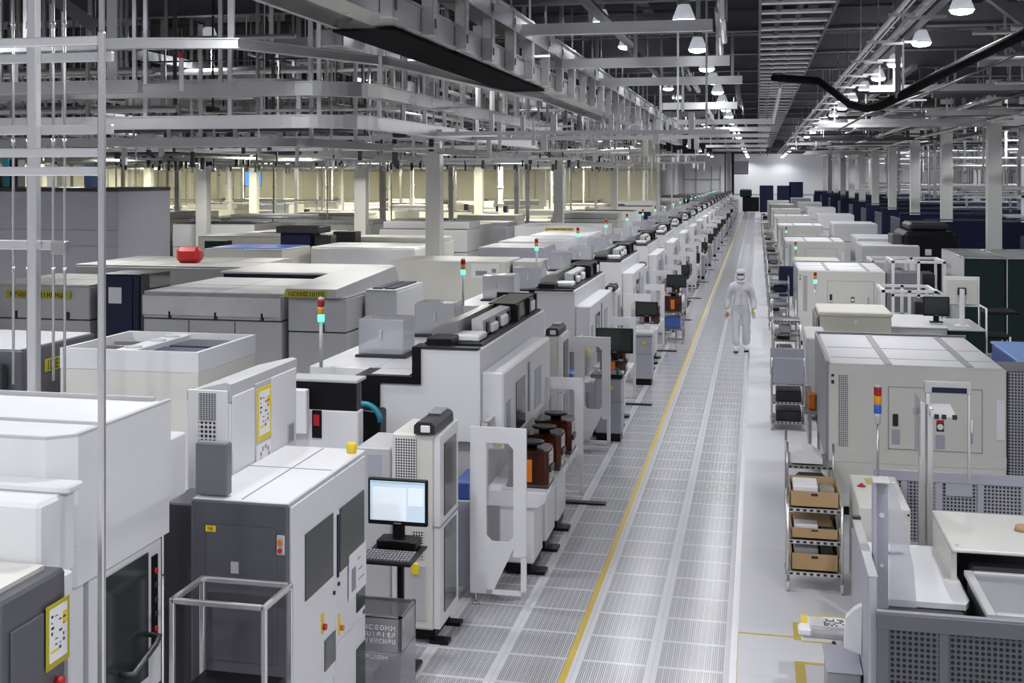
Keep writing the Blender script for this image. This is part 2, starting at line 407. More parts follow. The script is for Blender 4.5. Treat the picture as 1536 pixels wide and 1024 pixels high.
T.box('side_box', 'white', -4.6, -3.42, 7.2, 7.46, 1.95, 2.33, .01)
T.box('lower_body', 'dgrey', -5.6, -3.5, 6.05, 7.3, .02, 1.78, .01)
d = T.p('door', T.mb().box(-3.5, -3.44, 6.3, 7.16, .9, 1.76, .01), 'white')
T.p('window', T.mb().box(-3.445, -3.432, 6.44, 6.97, 1.0, 1.72), 'dglass', d, 'black glass door window')
hb = T.mb().tube([(-3.43, 6.62, 1.14), (-3.36, 6.64, 1.14), (-3.35, 6.9, 1.22), (-3.36, 6.97, 1.24), (-3.43, 6.98, 1.24)], .017, 8)
T.p('handle', hb, 'dsteel', d)
T.p('button_strip', T.mb().box(-3.44, -3.43, 7.02, 7.09, 1.15, 1.68), 'black', d)
for k in range(5): T.p('button', T.mb().disc(-3.425, 7.055, 1.25+.085*k, .018, 'x', .006, 10), 'red' if k in (0, 4) else 'char', d)
T.box('lower_panel', 'white', -3.5, -3.445, 6.3, 7.16, .1, .88, .01)
T.box('corner_post', 'white', -3.55, -3.46, 6.12, 6.27, .02, 1.78, .01)
# --- dark grey cabinet at the lower left corner with a yellow-edged notice
T = Thing('control_cabinet', 'dark grey control cabinet with a yellow-edged notice, beside the large white test cell', 'cabinet', (-3.8, 5.4, 0))
T.box('body', 'dgrey', -4.6, -3.22, 5.1, 5.66, .02, 2.03, .015)
T.box('top', 'warm', -4.6, -3.3, 5.12, 5.6, 2.03, 2.05)
d = T.p('door', T.mb().box(-3.22, -3.205, 5.17, 5.44, .3, 1.88, .004), 'dgrey')
T.p('latch', T.mb().disc(-3.2, 5.2, 1.6, .012, 'x', .01, 8), 'steel', d)
T.p('selector_switch', T.mb().disc(-3.2, 5.57, 1.52, .02, 'x', .02, 10), 'red')
def notice(T, x, y0, y1, z0, z1, edge, parent=None):
    n = T.p('notice', T.mb().box(x, x+.004, y0, y1, z0, z1), edge, parent, 'paper notice with coloured edge')
    h = z1-z0; w = y1-y0
    T.p('sheet', T.mb().box(x+.004, x+.006, y0+w*.12, y1-w*.12, z0+h*.10, z1-h*.07), 'paper', n)
    bb = T.mb(); rr = random.Random(5)
    for r in range(8):
        zz = z0+h*(.16+.09*r)
        for k in range(4):
            if rr.random() < .6: bb.box(x+.006, x+.007, y0+w*(.18+.17*k), y0+w*(.18+.17*k+.05+.08*rr.random()), zz, zz+h*(.012+.04*rr.random()))
    T.p('printing', bb, 'char', n)
    T.p('highlight', T.mb().box(x+.006, x+.0068, y0+w*.66, y0+w*.86, z0+h*.6, z0+h*.8).box(x+.006, x+.0068, y0+w*.15, y0+w*.5, z0+h*.24, z0+h*.28), 'yellow', n)
notice(T, -3.204, 5.45, 5.66, 1.60, 1.90, 'signy')
# --- white cabinet with dark grey end (foreground centre left)
T = Thing('tester_cabinet', 'white cabinet with dark grey end panel and black windows, behind the open aluminium frame', 'machine', (-3.05, 8.25, 0))
T.box('body', 'white', -3.38, -2.77, 7.48, 9.08, .05, 1.90, .02)
T.box('end_panel', 'dgrey', -3.38, -2.75, 7.44, 7.48, .02, 1.92, .01, label='dark grey end panel')
ep = T.p('access_door', T.mb().box(-3.28, -2.82, 7.43, 7.44, .95, 1.775, .004), 'dgrey')
T.p('label_plate', T.mb().box(-3.275, -3.21, 7.424, 7.43, 1.735, 1.77), 'yellow', ep)
glyphs(T, 3, -3.262, -3.225, 1.742, 1.763, 7.424, 'black', ep, 'y', 4)
T.p('tape', T.mb().box(-3.11, -3.06, 7.424, 7.43, 1.49, 1.56), 'pale', ep)
sw = T.p('switch_plate', T.mb().box(-2.815, -2.765, 7.425, 7.44, 1.62, 1.74, .004), 'pale')
T.p('knob', T.mb().disc(-2.79, 7.42, 1.70, .016, 'y', .012, 10), 'orange', sw)
T.p('knob', T.mb().disc(-2.79, 7.42, 1.65, .014, 'y', .012, 10), 'red', sw)
T.box('side_extension', 'dgrey', -3.62, -3.40, 7.55, 7.95, .02, 1.86, .01)
rf = T.p('roof', T.mb().box(-3.38, -2.76, 7.46, 9.09, 1.90, 1.925, .008), 'white')
T.p('roof_joint', T.mb().box(-3.38, -2.78, 8.38, 8.388, 1.925, 1.928).box(-3.07, -3.062, 7.5, 9.05, 1.925, 1.928), 'grey', rf)
T.p('beacon', T.mb().lathe([(.035, 1.925), (.035, 1.94), (.036, 1.945), (.036, 1.99), (.03, 2.0)], -2.82, 8.95, 14), 'yellow')
d1 = T.p('door', T.mb().box(-2.77, -2.752, 7.52, 8.375, .55, 1.89, .006), 'white')
T.p('window', T.mb().box(-2.753, -2.745, 7.76, 8.31, 1.24, 1.66), 'dglass', d1, 'dark window')
T.p('port', T.mb().box(-2.753, -2.745, 8.14, 8.36, .66, .86), 'dglass', d1)
T.p('stop_plate', T.mb().box(-2.752, -2.745, 8.07, 8.12, .93, 1.06), 'yellow', d1)
T.p('stop_button', T.mb().disc(-2.735, 8.1, .97, .02, 'x', .012, 12), 'red', d1)
d2 = T.p('door', T.mb().box(-2.77, -2.752, 8.39, 9.06, .78, 1.89, .006), 'white')
T.p('window', T.mb().box(-2.753, -2.745, 8.46, 9.02, 1.22, 1.65), 'dglass', d2, 'dark window')
T.p('window', T.mb().box(-2.753, -2.745, 8.84, 9.04, .62+.2, 1.0), 'dglass', d2, 'dark window')
ps = T.p('poster', T.mb().box(-2.744, -2.738, 8.64, 9.04, .97, 1.28), 'paper')
T.p('picture', T.mb().box(-2.738, -2.7365, 8.69, 8.79, 1.01, 1.17).box(-2.738, -2.7365, 8.85, 8.99, 1.05, 1.06).box(-2.738, -2.7365, 8.85, 8.95, 1.12, 1.13).box(-2.738, -2.7365, 8.83, 8.9, 1.2, 1.21), 'grey', ps)
T.p('stop_plate', T.mb().box(-2.752, -2.745, 8.43, 8.46, .80, .94), 'yellow', d2)
T.p('stop_button', T.mb().disc(-2.735, 8.47, .84, .018, 'x', .012, 12), 'orange', d2)
for y, z in ((8.33, 1.12), (8.43, 1.15)): T.p('lock', T.mb().disc(-2.747, y, z, .014, 'x', .008, 10), 'char')
T.p('hinge_rail', T.mb().box(-2.752, -2.742, 8.40, 8.43, 1.2, 1.62), 'navy')
ld = T.p('lower_door', T.mb().prism([(7.52, .1), (9.06, .1), (9.06, .74), (8.40, .74), (8.36, .5), (7.52, .5)], 'x', -2.77, -2.752), 'white')
T.p('window', T.mb().box(-2.753, -2.745, 8.84, 9.04, .2, .56), 'dglass', ld, 'dark window')
# --- tall white unit with posters standing behind it
T = Thing('air_unit', 'tall white air handling unit with yellow-edged poster, louvred end and grey sloping top', 'machine', (-3.55, 8.75, 0))
T.box('body', 'white', -3.72, -3.4, 8.12, 9.4, .02, 2.40, .012)
T.p('top', T.mb().prism([(-3.72, 2.40), (-3.4, 2.40), (-3.4, 2.52), (-3.44, 2.53), (-3.72, 2.46)], 'y', 8.125, 9.41), 'pale')
T.p('front_panel', T.mb().box(-3.70, -3.42, 8.10, 8.12, 1.75, 2.48, .004), 'white')
v = T.p('vent', T.mb().box(-3.62, -3.50, 8.092, 8.10, 2.28, 2.46), 'perfm'); T.p('grille', T.mb().box(-3.62, -3.50, 8.09, 8.10, 2.13, 2.27), 'vent')
dd = T.p('door', T.mb().box(-3.4, -3.388, 8.13, 8.52, 1.8, 2.44, .004), 'white'); T.p('door', T.mb().box(-3.4, -3.388, 8.84, 9.36, 1.8, 2.46, .004), 'white')
pl = T.p('poster_board', T.mb().box(-3.4, -3.386, 8.53, 8.83, 1.8, 2.46, .003), 'pale')
notice(T, -3.386, 8.55, 8.82, 2.05, 2.42, 'yellow', None)
n2 = T.p('poster', T.mb().box(-3.386, -3.382, 8.54, 8.82, 1.83, 2.03), 'paper')
b = T.mb()
for k in range(9):
    a = k*.7; b.box(-3.382, -3.381, 8.68+.08*math.cos(a), 8.71+.08*math.cos(a), 1.92+.06*math.sin(a), 1.95+.06*math.sin(a))
T.p('drawing', b, 'grey', n2)
w = T.p('inspection_window', T.mb().box(-3.388, -3.382, 9.17, 9.3, 1.92, 2.07, .003), 'pale'); T.p('pane', T.mb().box(-3.382, -3.379, 9.185, 9.285, 1.935, 2.055), 'grey', w)
T.box('grey_box', 'mgrey', -3.38, -3.165, 7.5, 7.58, 1.935, 2.26, .01, label='dark grey box on the end')
# --- open aluminium frame standing in front of the grey end panel
T = Thing('aluminium_frame', 'open box frame of aluminium profile standing empty in front of the grey end panel', 'frame', (-2.97, 7.08, 0))
X0, X1, Y0, Y1, H = -3.24, -2.68, 6.88, 7.30, 1.5
for x in (X0, X1):
    for y in (Y0, Y1): T.p('post', T.mb().box(x-.015, x+.015, y-.015, y+.015, .01, H, .004), 'alu')
for z in (H, .35):
    T.p('rail', T.mb().box(X0, X1, Y0-.015, Y0+.015, z-.03, z, .004), 'alu'); T.p('rail', T.mb().box(X0, X1, Y1-.015, Y1+.015, z-.03, z, .004), 'alu')
    T.p('rail', T.mb().box(X0-.015, X0+.015, Y0, Y1, z-.03, z, .004), 'alu'); T.p('rail', T.mb().box(X1-.015, X1+.015, Y0, Y1, z-.03, z, .004), 'alu')
T.p('tray', T.mb().box(X0+.02, X1-.02, Y0+.02, Y1-.02, .9, .95, .01), 'black')
# --- clear bins stacked beside the white cabinet
T = Thing('acrylic_bin', 'tinted clear bin with white printing standing between white cabinet and tester', 'bin', (-2.72, 9.35, 0))
T.box('lower_box', 'bin', -2.95, -2.52, 9.2, 9.62, .02, .42, .008)
b = T.mb(); x0, x1, y0, y1 = -2.95, -2.52, 9.2, 9.62
b.box(x0, x1, y0, y0+.008, .43, .68).box(x0, x1, y1-.008, y1, .43, .68).box(x0, x0+.008, y0, y1, .43, .68).box(x1-.008, x1, y0, y1, .43, .68)
up = T.p('upper_box', b, 'bin')
b = T.mb()
for x in (x0, x1-.025):
    for y in (y0, y1-.025): b.box(x, x+.025, y, y+.025, .42, .69)
b.box(x0, x1, y0, y0+.02, .67, .69).box(x0, x1, y1-.02, y1, .67, .69).box(x0, x0+.02, y0, y1, .67, .69).box(x1-.02, x1, y0, y1, .67, .69)
T.p('frame', b, 'galv')
for k in range(3): glyphs(T, 8+k, -2.9, -2.56, .585-.05*k, .62-.05*k, 9.2, 'paper', None, 'y', 20+k)
glyphs(T, 6, -2.9, -2.62, .37, .40, 9.2, 'paper', None, 'y', 30)
# --- polished post and profile post with cross rails at far left
T = Thing('profile_post', 'tall aluminium profile post rising behind the white test cell, with cross rails', 'post', (-5.15, 8.6, 0))
T.p('post', T.mb().box(-5.19, -5.115, 8.56, 8.64, .0, 6.9, .008), 'alu')
for z, x1 in ((4.78, -4.55), (4.25, -4.55), (3.40, -4.95)):
    T.p('cross_rail', T.mb().box(-6.8, x1, 8.645, 8.69, z-.035, z+.035, .006), 'alu')
T.p('clamp', T.mb().box(-4.98, -4.86, 8.53, 8.6, 3.34, 3.44, .01), 'galv')
T = Thing('polished_post', 'slim polished steel post in front of the white test cell', 'post', (-3.05, 5.7, 0))
T.p('post', T.mb().box(-3.068, -3.034, 5.682, 5.716, .0, 4.60, .007), 'steel')
T.p('upper_post', T.mb().box(-3.064, -3.038, 5.686, 5.712, 4.60, 6.9, .005), 'galv')
for z in (4.56, 4.02, 3.93): T.p('cross_rail', T.mb().box(-5.4, -3.068, 5.70, 5.735, z-.022, z+.022, .005), 'alu')
for k, (px, z0) in enumerate(((20, 1.95), (42, 2.2), (80, 2.0), (97, 1.9))):
    x, _ = AY(px, 300, 11.0)
    b = MB((x, 11, 0)).rod((x, 11, z0), (x, 11, 6.95), .014, 8)
    for zz in (3.0, 4.2, 5.3): b.rod((x, 11, zz), (x, 11, zz+.06), .022, 8)
    o = single('hanging_rod', b, 'galv', '%s of the thin steel rods hanging beside the profile post, from the left' % ORD[k], 'rod', 'rods beside the profile post'); o.location = (x, 11, 0)
# --- large boxes behind the near machines
def signboard(T, x0, x1, y, z0, z1, text, parent=None):
    s = T.p('sign', T.mb().box(x0, x1, y-.012, y, z0, z1, .004), 'signy', parent, 'yellow sign with black letters')
    glyphs(T, len(text), x0+.06*(x1-x0), x1-.05*(x1-x0), z0+.2*(z1-z0), z1-.2*(z1-z0), y-.012, 'black', s, 'y', len(text))
T = Thing('handler_machine', 'dark grey handler with white top and small yellow side sign, left of the polished post', 'machine', (-8, 12.3, 0))
T.box('body', 'dgrey', -9.0, -7.1, 11.62, 13.1, .02, 2.17, .01)
T.box('top', 'white', -9.0, -7.13, 11.66, 13.08, 2.17, 2.19, .005)
T.box('glass_door', 'dglass', -7.5, -7.25, 11.5, 11.6, .5, 2.05, .01); T.box('glass_door', 'acryl', -8.4, -7.6, 11.5, 11.6, .5, 2.1, .01)
s = T.p('sign', T.mb().box(-7.1, -7.09, 12.05, 12.72, 1.90, 2.03, .002), 'signy', None, 'yellow sign with black letters')
glyphs(T, 10, 12.08, 12.69, 1.915, 2.015, -7.09, 'black', s, 'x', 9)
T = Thing('handler_machine', 'big white open-topped machine with navy trays inside its top, behind the tall air unit', 'machine', (-6, 12.4, 0))
T.box('body', 'warm', -6.75, -5.26, 11.75, 13.25, .02, 2.0, .01)
b = T.mb().box(-6.75, -5.26, 11.75, 11.79, 2.0, 2.2).box(-6.75, -5.26, 13.21, 13.25, 2.0, 2.2).box(-5.30, -5.26, 11.79, 13.21, 2.0, 2.2).box(-6.75, -6.71, 11.79, 13.21, 2.0, 2.2)
T.p('rim', b, 'white')
for x0, x1, y0, y1 in ((-5.95, -5.4, 11.9, 12.45), (-5.95, -5.4, 12.55, 13.1)): T.p('tray', T.mb().box(x0, x1, y0, y1, 2.0, 2.15, .01), 'navy')
T.p('cover', T.mb().box(-6.2, -6.0, 11.85, 13.2, 2.0, 2.19, .01), 'white')
for y in (12.05, 12.6, 12.95): T.p('fan', T.mb().lathe([(.09, 2.19), (.09, 2.2), (.05, 2.205)], -6.1, y, 14), 'pale')
T.p('well', T.mb().box(-6.7, -6.25, 11.85, 13.2, 2.0, 2.04), 'char')
for y in (12.1, 12.45, 12.8): T.p('bar', T.mb().box(-6.7, -6.25, y, y+.04, 2.1, 2.14), 'galv')
T = Thing('white_cover', 'low white cabinet with a wide black slot and a red lamp, beside the first prober', 'cabinet', (-3.95, 11.3, 0))
T.box('body', 'white', -4.6, -3.47, 11.2, 11.37, .02, 1.80, .01); T.box('rear_body', 'white', -4.6, -3.85, 11.37, 12.2, .02, 1.78, .01); T.box('slot', 'black', -4.4, -3.49, 11.22, 11.36, 1.80, 2.05)
T.box('lid', 'pale', -4.5, -3.48, 11.21, 11.5, 2.05, 2.08, .006); T.box('flap', 'white', -4.4, -3.91, 11.06, 11.15, 1.6, 2.0, .01)
T.box('lamp', 'red', -3.885, -3.83, 11.185, 11.2, 1.66, 1.76); T.box('lamp_recess', 'black', -3.90, -3.81, 11.19, 11.2, 1.55, 1.8)
# ================================================================ prober row left of the aisle
PO = (-3.6, 0, 0)
def make_prober():
    T = Thing('wafer_prober', '', 'machine', PO, 'white probers left of the aisle')
    T.p('upper_body', T.mb().prism([(-3.99, 1.24), (-2.7, 1.24), (-2.7, 2.16), (-3.31, 2.16), (-3.31, 1.84), (-3.99, 1.84)], 'y', 0, 4.1), 'white')
    T.box('rear_body', 'white', -4.75, -4.0, .7, 4.1, 1.24, 1.84, .01)
    T.p('step_trim', T.mb().box(-4.0, -3.31, -.02, .5, 1.80, 1.875).box(-3.40, -3.31, -.02, .3, 1.80, 2.18).box(-3.94, -3.74, -.02, .02, 1.25, 1.80), 'black')
    T.p('top_edge', T.mb().box(-3.31, -2.72, -.01, .12, 2.16, 2.185), 'char')
    T.box('lower_body', 'pale', -4.6, -2.78, .1, 4.0, .1, 1.24, .01)
    T.box('plinth', 'black', -4.5, -2.85, .2, 3.9, 0, .1)
    hd = T.p('hood', T.mb().box(-2.7, -2.47, .06, 3.1, 1.16, 1.94, .02), 'white')
    T.p('window', T.mb().box(-2.472, -2.462, .75, 1.3, 1.22, 1.74), 'dglass', hd, 'dark window')
    T.p('window', T.mb().box(-2.472, -2.464, 1.95, 2.4, 1.25, 1.7), 'lilac', hd)
    T.p('label_plate', T.mb().box(-2.472, -2.464, .2, .42, 1.28, 1.62), 'lilac', hd)
    T.p('hinge', T.mb().box(-2.47, -2.455, 1.5, 1.56, 1.3, 1.85), 'grey', hd)
    T.p('stop_button', T.mb().lathe([(.03, 1.2), (.04, 1.24), (.035, 1.3), (.015, 1.33)], -2.52, .06, 10), 'yellow')
    T.box('sheet_tray', 'white', -3.85, -3.45, .06, .42, 1.876, 1.885, .002)
    op = T.p('loader_frame', T.mb().box(-3.35, -2.74, .3, 4.05, 2.16, 2.19).box(-3.3, -2.78, 3.92, 4.0, 2.19, 2.40).box(-2.86, -2.76, 2.5, 2.62, 2.19, 2.38).box(-2.84, -2.76, 3.3, 3.38, 2.19, 2.39).box(-3.12, -2.80, 2.5, 4.0, 2.375, 2.395), 'black')
    T.p('loader_cover', T.mb().prism([(-3.32, 2.2), (-3.32, 2.30), (-3.2, 2.37), (-3.05, 2.39), (-3.05, 2.2)], 'y', .5, 3.9), 'galv')
    T.p('loader_glass', T.mb().prism([(-2.97, 2.2), (-2.97, 2.375), (-2.8, 2.37), (-2.79, 2.2)], 'y', 2.62, 3.9), 'dglass')
    T.p('loader_window', T.mb().prism([(-2.98, 2.2), (-2.98, 2.375), (-2.86, 2.36), (-2.85, 2.2)], 'y', .9, 2.5), 'pale')
    for q in ((-2.79, -2.77, 3.5, 3.8, 2.2, 2.33), (-3.1, -2.8, .45, .85, 2.19, 2.26), (-2.85, -2.80, 1.2, 1.5, 2.2, 2.3), (-2.85, -2.80, 1.8, 2.1, 2.2, 2.32)): T.p('bracket', T.mb().box(*q, .015), 'paper')
    for y in (1.05, 1.6, 2.25): T.p('black_port', T.mb().box(-2.852, -2.84, y, y+.12, 2.22, 2.33), 'black')
    T.box('black_box', 'black', -3.28, -3.02, .1, .5, 2.17, 2.26, .01)
    for x, y in ((-4.44, 1.5), (-4.3, 3.5)):
        cv = T.p('acrylic_cover', T.mb().box(x, x+.54, y, y+.5, 1.87, 2.28, .015), 'acryl', None, 'smoky clear cover')
        T.p('knob', T.mb().box(x+.25, x+.29, y-.02, y, 2.05, 2.16, .008), 'pale', cv)
        T.p('cover_base', T.mb().box(x-.03, x+.57, y-.03, y+.53, 1.84, 1.87), 'char', cv)
    # signal tower
    tw = T.p('tower_pole', T.mb().rod((-4.55, .5, 1.86), (-4.55, .5, 2.35), .02, 8), 'pale')
    for k, (z, m) in enumerate(((2.35, 'lgreen'), (2.43, 'lamb'), (2.51, 'lred'))):
        T.p('signal_lens', T.mb().lathe([(.035, z), (.038, z+.01), (.038, z+.065), (.035, z+.075)], -4.55, .5, 12), m, tw)
    T.p('tower_cap', T.mb().lathe([(.036, 2.585), (.036, 2.60), (.02, 2.615)], -4.55, .5, 12), 'pale', tw)
    for x in (-2.85, -4.4):
        for y in (.4, 3.6): T.p('foot', T.mb().box(x-.1, x+.1, y-.08, y+.08, 0, .06), 'black')
    return T.e
def make_tester():
    T = Thing('tester_cabinet', '', 'machine', (-2.85, -1.9, 0), 'tester cabinets left of the aisle')
    T.p('body', T.mb().box(-2.98, -2.61, -2.28, -1.62, .12, 1.76, .02), 'warm')
    fr = T.p('door', T.mb().prism([(-2.28, .14), (-1.6, .14), (-1.6, 1.76), (-2.28, 1.74)], 'x', -2.61, -2.56), 'white')
    T.p('window', T.mb().box(-2.562, -2.552, -2.14, -1.7, 1.05, 1.66), 'dglass', fr, 'dark window'); T.p('window', T.mb().box(-2.562, -2.552, -2.14, -1.7, .24, .95), 'dglass', fr, 'dark window')
    T.p('door_seam', T.mb().box(-2.62, -2.553, -2.285, -1.6, .985, .995), 'grey', fr)
    T.p('vent', T.mb().box(-2.95, -2.76, -2.288, -2.28, 1.1, 1.72), 'perfw'); T.p('vent', T.mb().box(-2.8, -2.70, -2.288, -2.28, .72, .95), 'perfw')
    T.p('handle_box', T.mb().prism([(-2.78, 1.76), (-2.6, 1.76), (-2.6, 1.83), (-2.63, 1.86), (-2.75, 1.86), (-2.78, 1.83)], 'y', -2.3, -1.62), 'char')
    T.p('handle_grip', T.mb().box(-2.75, -2.63, -1.95, -1.68, 1.86, 1.885, .008), 'grey'); T.p('plug', T.mb().box(-2.72, -2.64, -2.315, -2.3, 1.775, 1.835, .01), 'paper')
    T.p('stop_button', T.mb().lathe([(.03, 0), (.03, .02)], 0, 0, 8) if False else T.mb().box(-2.8, -2.74, -2.30, -2.28, .58, .68, .015), 'yellow')
    T.p('side_box', T.mb().box(-3.3, -2.99, -2.25, -1.6, .1, 1.62, .015), 'pale')
    T.p('notice', T.mb().box(-3.2, -3.08, -2.257, -2.25, 1.36, 1.56), 'lilac'); T.p('panel', T.mb().box(-2.94, -2.68, -2.286, -2.28, .2, .66, .004), 'pale')
    T.p('skid', T.mb().box(-3.25, -2.62, -2.2, -1.65, .03, .12).box(-2.66, -2.5, -2.25, -2.12, 0, .03).box(-2.66, -2.5, -1.78, -1.66, 0, .03), 'black')
    return T.e
def plate(T, name, y, x0, x1, z0, z1, o, c=.05, mat='lilac'):
    """upright sheet across the aisle direction with a window opening o=(xa,xb,za,zb)"""
    xa, xb, za, zb = o; b = T.mb()
    b.box(x0, xa, y, y+.03, z0, z1).box(xb, x1, y, y+.03, z0+.35, z1).box(xa, xb, y, y+.03, zb, z1).box(xa, xb, y, y+.03, z0+.42, za)
    b.prism([(xa, za), (xa+c, za), (xa, za+c)], 'y', y, y+.03).prism([(xb, za), (xb, za+c), (xb-c, za)], 'y', y, y+.03).prism([(xb, zb), (xb-c, zb), (xb, zb-c)], 'y', y, y+.03)
    b.prism([(xa, z0), (xa+.05, z0), (xb, z0+.42), (xa, z0+.42)], 'y', y, y+.03).box(x1-.05, x1, y, y+.03, z0, z0+.36).box(xa, x1, y, y+.03, z0, z0+.04)
    p = T.p(name, b, mat)
    T.p('pane', T.mb().box(xa, xb, y+.012, y+.018, za, zb), 'glass', p)
    return p
def make_station():
    T = Thing('load_port_station', '', 'load port', (-2.3, 1.0, 0), 'load port stations left of the aisle')
    plate(T, 'guard_plate', -1.15, -2.55, -2.03, .1, 1.62, (-2.40, -2.15, .58, 1.48), mat='white')
    plate(T, 'guard_plate', 2.75, -2.52, -2.02, .1, 1.5, (-2.44, -2.12, .5, 1.36), .02, mat='white')
    T.p('leg', T.mb().rod((-2.5, -1.135, 0), (-2.5, -1.135, .1), .012, 8).lathe([(.04, 0), (.03, .02)], -2.5, -1.135, 10), 'galv')
    for i in range(3):
        y = -.25+.82*i
        T.p('pedestal', T.mb().box(-2.46, -2.12, y+.03, y+.6, .12, .70, .015), 'white')
        tb = T.p('table', T.mb().prism([(-2.6, .68), (-2.08, .68), (-2.0, .74), (-1.98, .82), (-2.6, .82)], 'y', y, y+.66), 'white')
        T.p('locating_plate', T.mb().box(-2.45, -2.0, y+.06, y+.6, .82, .83), 'pale', tb)
        T.p('foot', T.mb().box(-2.3, -2.02, y+.1, y+.3, 0, .03).box(-2.4, -2.14, y+.05, y+.58, .03, .12), 'black')
    T.p('door_frame', T.mb().box(-2.62, -2.56, -.3, -.24, .7, 1.5).box(-2.62, -2.56, 2.2, 2.26, .7, 1.5).box(-2.62, -2.56, -.3, 2.26, 1.44, 1.5).box(-2.63, -2.6, -.24, 2.2, .1, .7), 'pale')
    T.p('shelf', T.mb().box(-2.62, -2.25, 1.95, 2.5, 1.02, 1.05), 'white')
    T.p('side_box', T.mb().box(-2.75, -2.58, -1.0, -.35, .1, .9, .01), 'lilac'); T.p('blue_tray', T.mb().box(-2.75, -2.6, -.98, -.4, .9, 1.06, .01), 'blue')
    T.p('floor_bracket', T.mb().box(-2.5, -1.75, 2.72, 2.84, 0, .02), 'black')
    return T.e
def make_foup(kind):
    """wafer carrier box; its base rests on z = .83"""
    T = Thing('wafer_carrier', '', 'wafer carrier', (-2.2, 0, .83), 'amber wafer carriers on the load ports')
    z = .83
    T.p('shell', T.mb().prism([(-2.40, -.05), (-2.04, -.05), (-2.0, .02), (-2.0, .30), (-2.04, .37), (-2.40, .37)], 'z', z+.03, z+.34), 'amberd' if kind else 'amber')
    T.p('lid', T.mb().prism([(-2.41, -.06), (-2.05, -.06), (-2.01, .01), (-2.01, .31), (-2.05, .38), (-2.41, .38)], 'z', z+.34, z+.365), 'amberd')
    T.p('base', T.mb().box(-2.42, -2.0, -.06, .38, z, z+.03, .01), 'char')
    h = T.p('top_flange', T.mb().lathe([(.06, z+.365), (.06, z+.40), (.13, z+.405), (.13, z+.425), (.10, z+.43), (.06, z+.42)], -2.2, .16, 18), 'black')
    T.p('side_handle', T.mb().box(-2.0, -1.985, .05, .27, z+.14, z+.2, .005), 'char')
    T.p('rib', T.mb().box(-2.30, -2.27, -.066, -.05, z+.05, z+.33).box(-2.14, -2.11, -.066, -.05, z+.05, z+.33), 'amberd')
    T.p('painted_glow', T.mb().box(-2.25, -2.16, -.058, -.05, z+.06, z+.28), 'orange')  # orange patch painted in for the glints of the amber shell
    return T.e
YP = [12.85, 19.85, 27.0, 33.6, 40.2]
while YP[-1] < 145: YP.append(YP[-1]+6.7)
P0, T0, S0, F0 = make_prober(), make_tester(), make_station(), make_foup(0)
nf = 0
for i, y in enumerate(YP):
    w = ORD[i]
    def put(o, y_, lab):
        loc = (o['ox'], o['oy']+y_, o['oz'])
        if i == 0 and not o.get('used'): o.location = loc; o['used'] = 1; o['label'] = lab; return o
        return dup(o, loc, lab)
    for o in (P0, T0, S0, F0):
        if 'ox' not in o: o['ox'], o['oy'], o['oz'] = o.location
    put(P0, y, w+' white stepped prober from the camera in the row left of the aisle')
    put(T0, y, w+' tall narrow tester with black top handle from the camera, left of aisle')
    put(S0, y, w+' white load port station with window plates from the camera, left of aisle')
    if i < 14:
        for k in range(3 if i in (0, 3, 4, 6, 8) else 1):
            lab = ('%s amber wafer carrier from the camera on the %s load port station' % (ORD[k], w)) if i in (0, 3, 4, 6, 8) else 'amber wafer carrier alone on the %s load port station' % w
            put(F0, y+.82*k-.02+(0 if i in (0, 3, 4, 6, 8) else .8), lab)
for o in (P0, T0, S0, F0):
    for k in ('ox', 'oy', 'oz', 'used'):
        if k in o: del o[k]
for o in list(COL.objects):
    for k in ('ox', 'oy', 'oz', 'used'):
        if k in o: del o[k]
# --- monitor and keyboard station in front of the first tester
def monitor(name, label, x0, x1, y, z0, z1, lit, group=None, stand=None, back=None):
    T = Thing(name, label, 'monitor', ((x0+x1)/2, y, z0-.12), group)
    fm = T.p('housing', T.mb().box(x0, x1, y, y+.04, z0, z1, .008), back or 'black')
    sc = T.p('screen', T.mb().box(x0+.02, x1-.02, y-.003, y, z0+.035, z1-.02), 'scr' if lit else 'dglass')
    if lit:
        w, h = x1-x0-.04, z1-z0-.055
        T.p('page', T.mb().box(x0+.02+w*.05, x0+.02+w*.66, y-.0045, y-.003, z0+.04, z0+.035+h*.84), 'scr2', sc); T.p('title_bar', T.mb().box(x0+.02, x1-.02, y-.0045, y-.003, z1-.035, z1-.022), 'scr3', sc)
        T.p('side_list', T.mb().box(x0+.02+w*.70, x0+.02+w*.97, y-.0045, y-.003, z0+.035+h*.4, z0+.035+h*.85), 'scr2', sc)
    T.p('badge', T.mb().box((x0+x1)/2-.03, (x0+x1)/2+.03, y-.002, y, z0+.012, z0+.022), 'galv')
    T.p('stand', T.mb().box((x0+x1)/2-.05, (x0+x1)/2+.05, y+.02, y+.06, z0-.11, z0+.1, .01).box((x0+x1)/2-.12, (x0+x1)/2+.12, y-.06, y+.12, z0-.12, z0-.1, .008), stand or 'black')
    return T
T = Thing('keyboard_stand', 'black pole stand carrying a keyboard shelf in front of the first tester', 'stand', (-2.75, 9.95, 0))
T.p('pole', T.mb().box(-2.76, -2.71, 9.95, 10.0, .04, 1.0, .005), 'black'); T.p('foot', T.mb().box(-2.9, -2.6, 9.75, 10.15, .0, .04, .01), 'black')
T.p('shelf', T.mb().box(-2.95, -2.53, 9.5, 10.03, .965, .985, .005), 'black'); T.p('riser', T.mb().box(-2.9, -2.58, 9.84, 10.03, .985, 1.06, .01), 'black')
monitor('computer_monitor', 'black monitor with a lit pale screen above the keyboard near the foreground', -2.985, -2.50, 9.9, 1.165, 1.53, True)
T = Thing('keyboard', 'black computer keyboard under the lit monitor', 'keyboard', (-2.74, 9.65, .985))
kb = T.p('case', T.mb().prism([(9.5, .985), (9.74, .985), (9.74, 1.015), (9.5, 1.0)], 'x', -2.95, -2.53), 'char')
b = T.mb()
